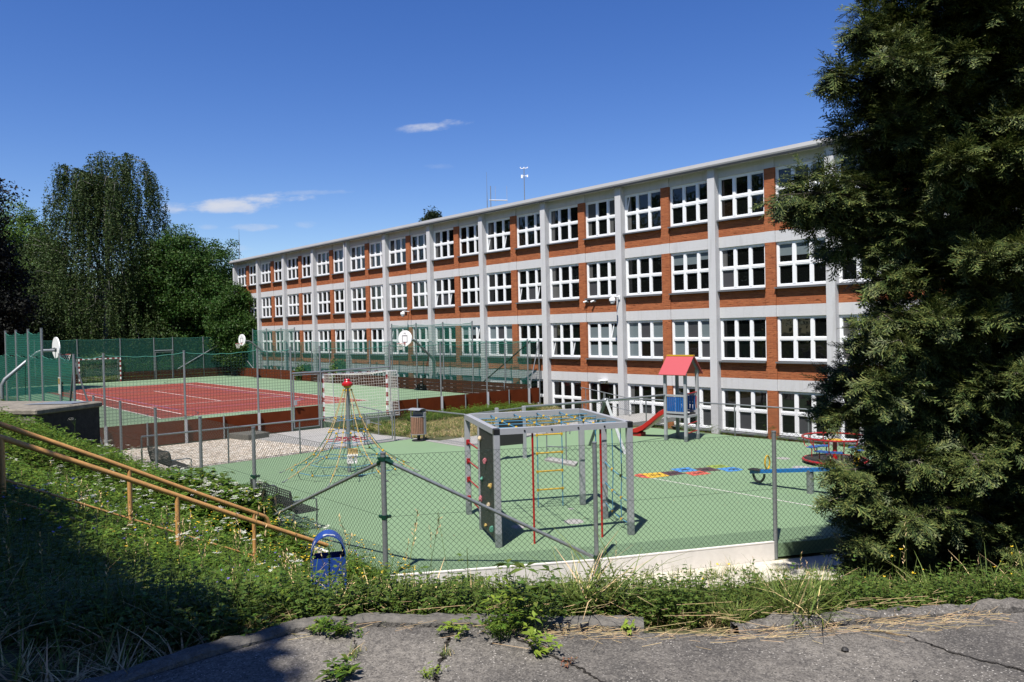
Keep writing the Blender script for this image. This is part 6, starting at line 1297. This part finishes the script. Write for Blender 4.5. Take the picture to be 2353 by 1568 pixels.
# dry straw lying along the kerb
A, Bq = [], []
for i in range(520):
    x = rnd.choice([rnd.gauss(.15, .22), rnd.gauss(1.15, .45), rnd.gauss(2.0, .3), rnd.uniform(-1.2, 2.6)]); y = np.interp(x, kx, ky)+rnd.gauss(-.07, .055) if rnd.random() < .8 else np.interp(x, kx, ky)+rnd.gauss(.05, .07); an = rnd.gauss(0, .8); L = rnd.uniform(.02, .14) if i % 9 else rnd.uniform(.18, .36)
    z = 2.528+rnd.random()*.02 if y < np.interp(x, kx, ky) else 2.592; A.append((x, y, z)); Bq.append((x+L*math.cos(an), y+L*math.sin(an)*.6, z+rnd.uniform(0, .015)))
V, F = rods_np(A, Bq, .0010); o = mesh_np('dry_straw', V, F, 'straw'); tag(o, 'dry straw stalks lying along the kerb', 'straw', kind='stuff')
# single weeds one can point at
def weed(name, label, x, y, temps, s, n, z=2.52, r=.03, cat='weed', group=None, pz=None):
    q = P(x, y, z); t = thing(name, label, cat, q, 0, group); pts = np.array([[q.x+rnd.gauss(0, r), q.y+rnd.gauss(0, r), z] for _ in range(n)]); th = rng.random(n)*6.28; V, F, m = place(temps, pts, np.column_stack([np.cos(th), np.sin(th), 0*th]), np.column_stack([rng.normal(size=n)*.25, rng.normal(size=n)*.25, np.ones(n)]), rng.uniform(s*.8, s*1.2, n)); mesh_np('foliage', V, F, WM, m, parent=t); return t
def T_vine(h, n, ls, m): return [T_leafy(h, n, m, ls) for _ in range(3)]
weed('young_shrub', 'bushy young shrub growing from the kerb joint, largest plant at the pavement edge', 1165, 1462, T_vine(.24, 10, .05, 0), .62, 10, 2.53, .045, 'shrub'); weed('young_shrub', 'upright light green shoots in the weeds above the kerb shrub', 1165, 1425, T_vine(.36, 6, .055, 7), .75, 4, 2.55, .03, 'shrub')
weed('thistle', 'blue green thistle leaning over the kerb right of the bushy shrub', 1232, 1448, T_vine(.34, 6, .10, 1), .8, 4, 2.55, .03)
for x, y, lb, tm, s, n in ((822, 1506, 'small grass tuft in the left pavement crack', TGs, .5, 4), (766, 1556, 'broad leaved weed at the bottom edge of the pavement', T_vine(.09, 5, .085, 0), .6, 3), (790, 1458, 'creeping weed over the kerb, left of the first crack', T_vine(.09, 6, .05, 0), .7, 7), (1040, 1456, 'little weed at the head of the middle crack', T_vine(.07, 6, .05, 7), .8, 2), (1020, 1504, 'tiny grass sprout half way down the middle crack', TGs, .35, 3), (1002, 1556, 'pale weed low in the middle crack', T_vine(.08, 5, .035, 7), .6, 3), (1247, 1494, 'yellowish sprig standing in the right crack', T_vine(.13, 5, .06, 7), .8, 3), (1300, 1526, 'small reddish sprig low in the right crack', T_vine(.05, 4, .03, 8), .6, 3), (1437, 1448, 'tiny sprig by the kerb under the straw', T_vine(.06, 4, .05, 7), .7, 2), (735, 1448, 'ground weed at the shaded kerb end', T_vine(.10, 6, .05, 0), .6, 4)): weed('pavement_weed', lb, x, y, tm, s, n, 2.525, .025, group='weeds in the pavement')
for x, y, lb, s, n in ((1840, 1420, 'large grey green grass tussock at the kerb end', 1.0, 9), (1360, 1395, 'pale tall grass tuft before the middle fence post', 1.35, 6), (1700, 1420, 'smaller grass tussock at the kerb', .8, 5)):
    weed('grass_tussock', lb, x, y, [T_grass(.34, 22, 2, .06) for _ in range(2)], s, n, 2.50, .05, 'grass tussock')
q = D(760, 1320, 9.95); t = thing('dock_plant', 'tall green seed stalk before the blue bin', 'plant', (q.x, q.y, GH(q.x, q.y))); tb_ = TB(); zt_ = D(756, 1256, 9.95).z-GH(q.x, q.y); tb_.stem((0, 0, 0), (-.02, 0, zt_), .008, 0)
for k in range(150): f = .45+.55*rnd.random(); tb_.leaf((-.02*f+rnd.gauss(0, .006), rnd.gauss(0, .006), zt_*f), rdir(-.4, .6), .03, .012, 0, 0)
for k in range(6): tb_.leaf((0, 0, zt_*.2*rnd.random()+.1), rdir(.3, .8), .34, .03, 0, .3)
V, F, m = tb_.out(); V = V+np.array([q.x, q.y, GH(q.x, q.y)]); mesh_np('stalk', V, F, WM, m, parent=t)
for x, y, lb, r in ((1942, 1493, 'small dark stone on the pavement, right of the middle', .016), (2103, 1590-22, 'dark pebble at the bottom right of the pavement', .012)):
    c = P(x, y, 2.53); mb = MB(); mb.ball((0, 0, 0), r, 8, (1.2, 1, .8)); mb.v = [tuple(Vector(v)*(1+.3*mnoise.noise(Vector(v)*60))+c) for v in mb.v]; o = mb.build('pebble', 'bench', None, smooth=True); tag(o, lb, 'stone')
# ------------------------------------------------------------------ sky, sun, camera
SUN_AZ, SUN_EL = R(202.4), R(61.6)
w = bpy.data.worlds.new('World'); sc.world = w; w.use_nodes = True; nt = w.node_tree; N = nt.nodes; L = nt.links; bg = N['Background']
sky = N.new('ShaderNodeTexSky'); sky.sky_type = 'NISHITA'; sky.sun_disc = False; sky.sun_elevation = SUN_EL; sky.sun_rotation = SUN_AZ; sky.altitude = 300; sky.air_density = 1.0; sky.dust_density = .25; sky.ozone_density = 3.0
SKY_STR = .082; bg.inputs[1].default_value = SKY_STR
tc = N.new('ShaderNodeTexCoord'); gd = tc.outputs['Generated']; cur = sky.outputs[0]
hs = N.new('ShaderNodeHueSaturation'); hs.inputs['Saturation'].default_value = 1.30; hs.inputs['Hue'].default_value = .518; L.new(cur, hs.inputs['Color']); cur = hs.outputs[0]
def vm(op, a, b):
    n = N.new('ShaderNodeVectorMath'); n.operation = op
    for i, v in enumerate((a, b)):
        if isinstance(v, tuple): n.inputs[i].default_value = v
        elif v is not None: L.new(v, n.inputs[i])
    return n
def mt(op, a, b=None, c=None):
    n = N.new('ShaderNodeMath'); n.operation = op
    for i, v in enumerate((a, b, c)):
        if isinstance(v, (int, float)): n.inputs[i].default_value = v
        elif v is not None: L.new(v, n.inputs[i])
    return n.outputs[0]
# thin summer clouds: (x, y) centre, half length, half height (degrees), tilt, strength
for x, y, hl, hh, tilt, st, sd in ((560, 466, 5.2, .62, .13, .85, 1), (530, 478, 2.4, .55, .05, .75, 5), (992, 291, 2.9, .42, .10, .62, 2), (402, 479, 1.0, .45, .0, .5, 3), (582, 523, 2.2, .30, .05, .38, 4), (480, 521, .8, .28, 0, .3, 6), (720, 443, 3.4, .22, .05, .25, 7), (1008, 383, 1.2, .26, 0, .16, 8), (505, 571, 2.4, .3, 0, .3, 9), (705, 517, 1.0, .3, 0, .2, 10)):
    d = ray(x, y); d = d/np.linalg.norm(d); rx = np.cross(d, [0, 0, 1]); rx /= np.linalg.norm(rx); ry = np.cross(rx, d); c, s = math.cos(tilt), math.sin(tilt); ux = c*rx+s*ry; uy = -s*rx+c*ry
    px = vm('DOT_PRODUCT', gd, tuple(ux)).outputs['Value']; py = vm('DOT_PRODUCT', gd, tuple(uy)).outputs['Value']; pf = vm('DOT_PRODUCT', gd, tuple(d)).outputs['Value']
    ax = mt('DIVIDE', px, math.radians(hl)); ay = mt('DIVIDE', py, math.radians(hh))
    n = N.new('ShaderNodeTexNoise'); n.inputs['Scale'].default_value = 1.0; n.inputs['Detail'].default_value = 7; n.inputs['Roughness'].default_value = .62
    cb = N.new('ShaderNodeCombineXYZ'); L.new(mt('MULTIPLY', px, 34.), cb.inputs[0]); L.new(mt('MULTIPLY', py, 95.), cb.inputs[1]); cb.inputs[2].default_value = sd*7.3; L.new(cb.outputs[0], n.inputs['Vector'])
    r2 = mt('ADD', mt('MULTIPLY', ax, ax), mt('MULTIPLY', ay, ay)); e = mt('SUBTRACT', 1.0, r2); e = mt('ADD', e, mt('MULTIPLY', mt('SUBTRACT', n.outputs['Fac'], .52), 2.6))
    mr = N.new('ShaderNodeMapRange'); mr.interpolation_type = 'SMOOTHSTEP'; mr.inputs[1].default_value = .05; mr.inputs[2].default_value = 1.25; mr.inputs[4].default_value = st; L.new(e, mr.inputs[0])
    msk = mt('MULTIPLY', mr.outputs[0], mt('GREATER_THAN', pf, .5)); mx = N.new('ShaderNodeMix'); mx.data_type = 'RGBA'; L.new(msk, mx.inputs['Factor']); L.new(cur, mx.inputs['A']); k = .50/SKY_STR; mx.inputs['B'].default_value = (.80*k, .84*k, .95*k, 1); cur = mx.outputs['Result']
L.new(cur, bg.inputs[0])
sd_ = bpy.data.lights.new('sun', 'SUN'); sd_.energy = 5.0; sd_.angle = R(.5); sd_.color = (1, .955, .88); so = bpy.data.objects.new('sun', sd_); COL.objects.link(so)
dv_ = Vector((math.sin(SUN_AZ)*math.cos(SUN_EL), math.cos(SUN_AZ)*math.cos(SUN_EL), math.sin(SUN_EL))); so.rotation_euler = dv_.to_track_quat('Z', 'Y').to_euler(); so.location = (0, 0, 60)
cd = bpy.data.cameras.new('camera'); co = bpy.data.objects.new('camera', cd); COL.objects.link(co); cd.sensor_width = 36; cd.lens = 36*2980/4000; cd.clip_start = .1; cd.clip_end = 2000
mw = Matrix.Identity(4)
for i in range(3): mw[i][0], mw[i][1], mw[i][2], mw[i][3] = cR[i], cU[i], -cF[i], CAM[i]
co.matrix_world = mw; sc.camera = co
sc.render.engine = 'CYCLES'; sc.cycles.max_bounces = 8; sc.cycles.diffuse_bounces = 3; sc.cycles.glossy_bounces = 3; sc.cycles.transmission_bounces = 4; sc.cycles.transparent_max_bounces = 24; sc.cycles.use_denoising = True; sc.cycles.caustics_reflective = False; sc.cycles.caustics_refractive = False
sc.render.resolution_x, sc.render.resolution_y = 1024, 682
sc.view_settings.view_transform = 'Standard'; sc.view_settings.look = 'None'; sc.view_settings.exposure = 0.75; sc.view_settings.gamma = 1; sc.view_settings.use_curve_mapping = False
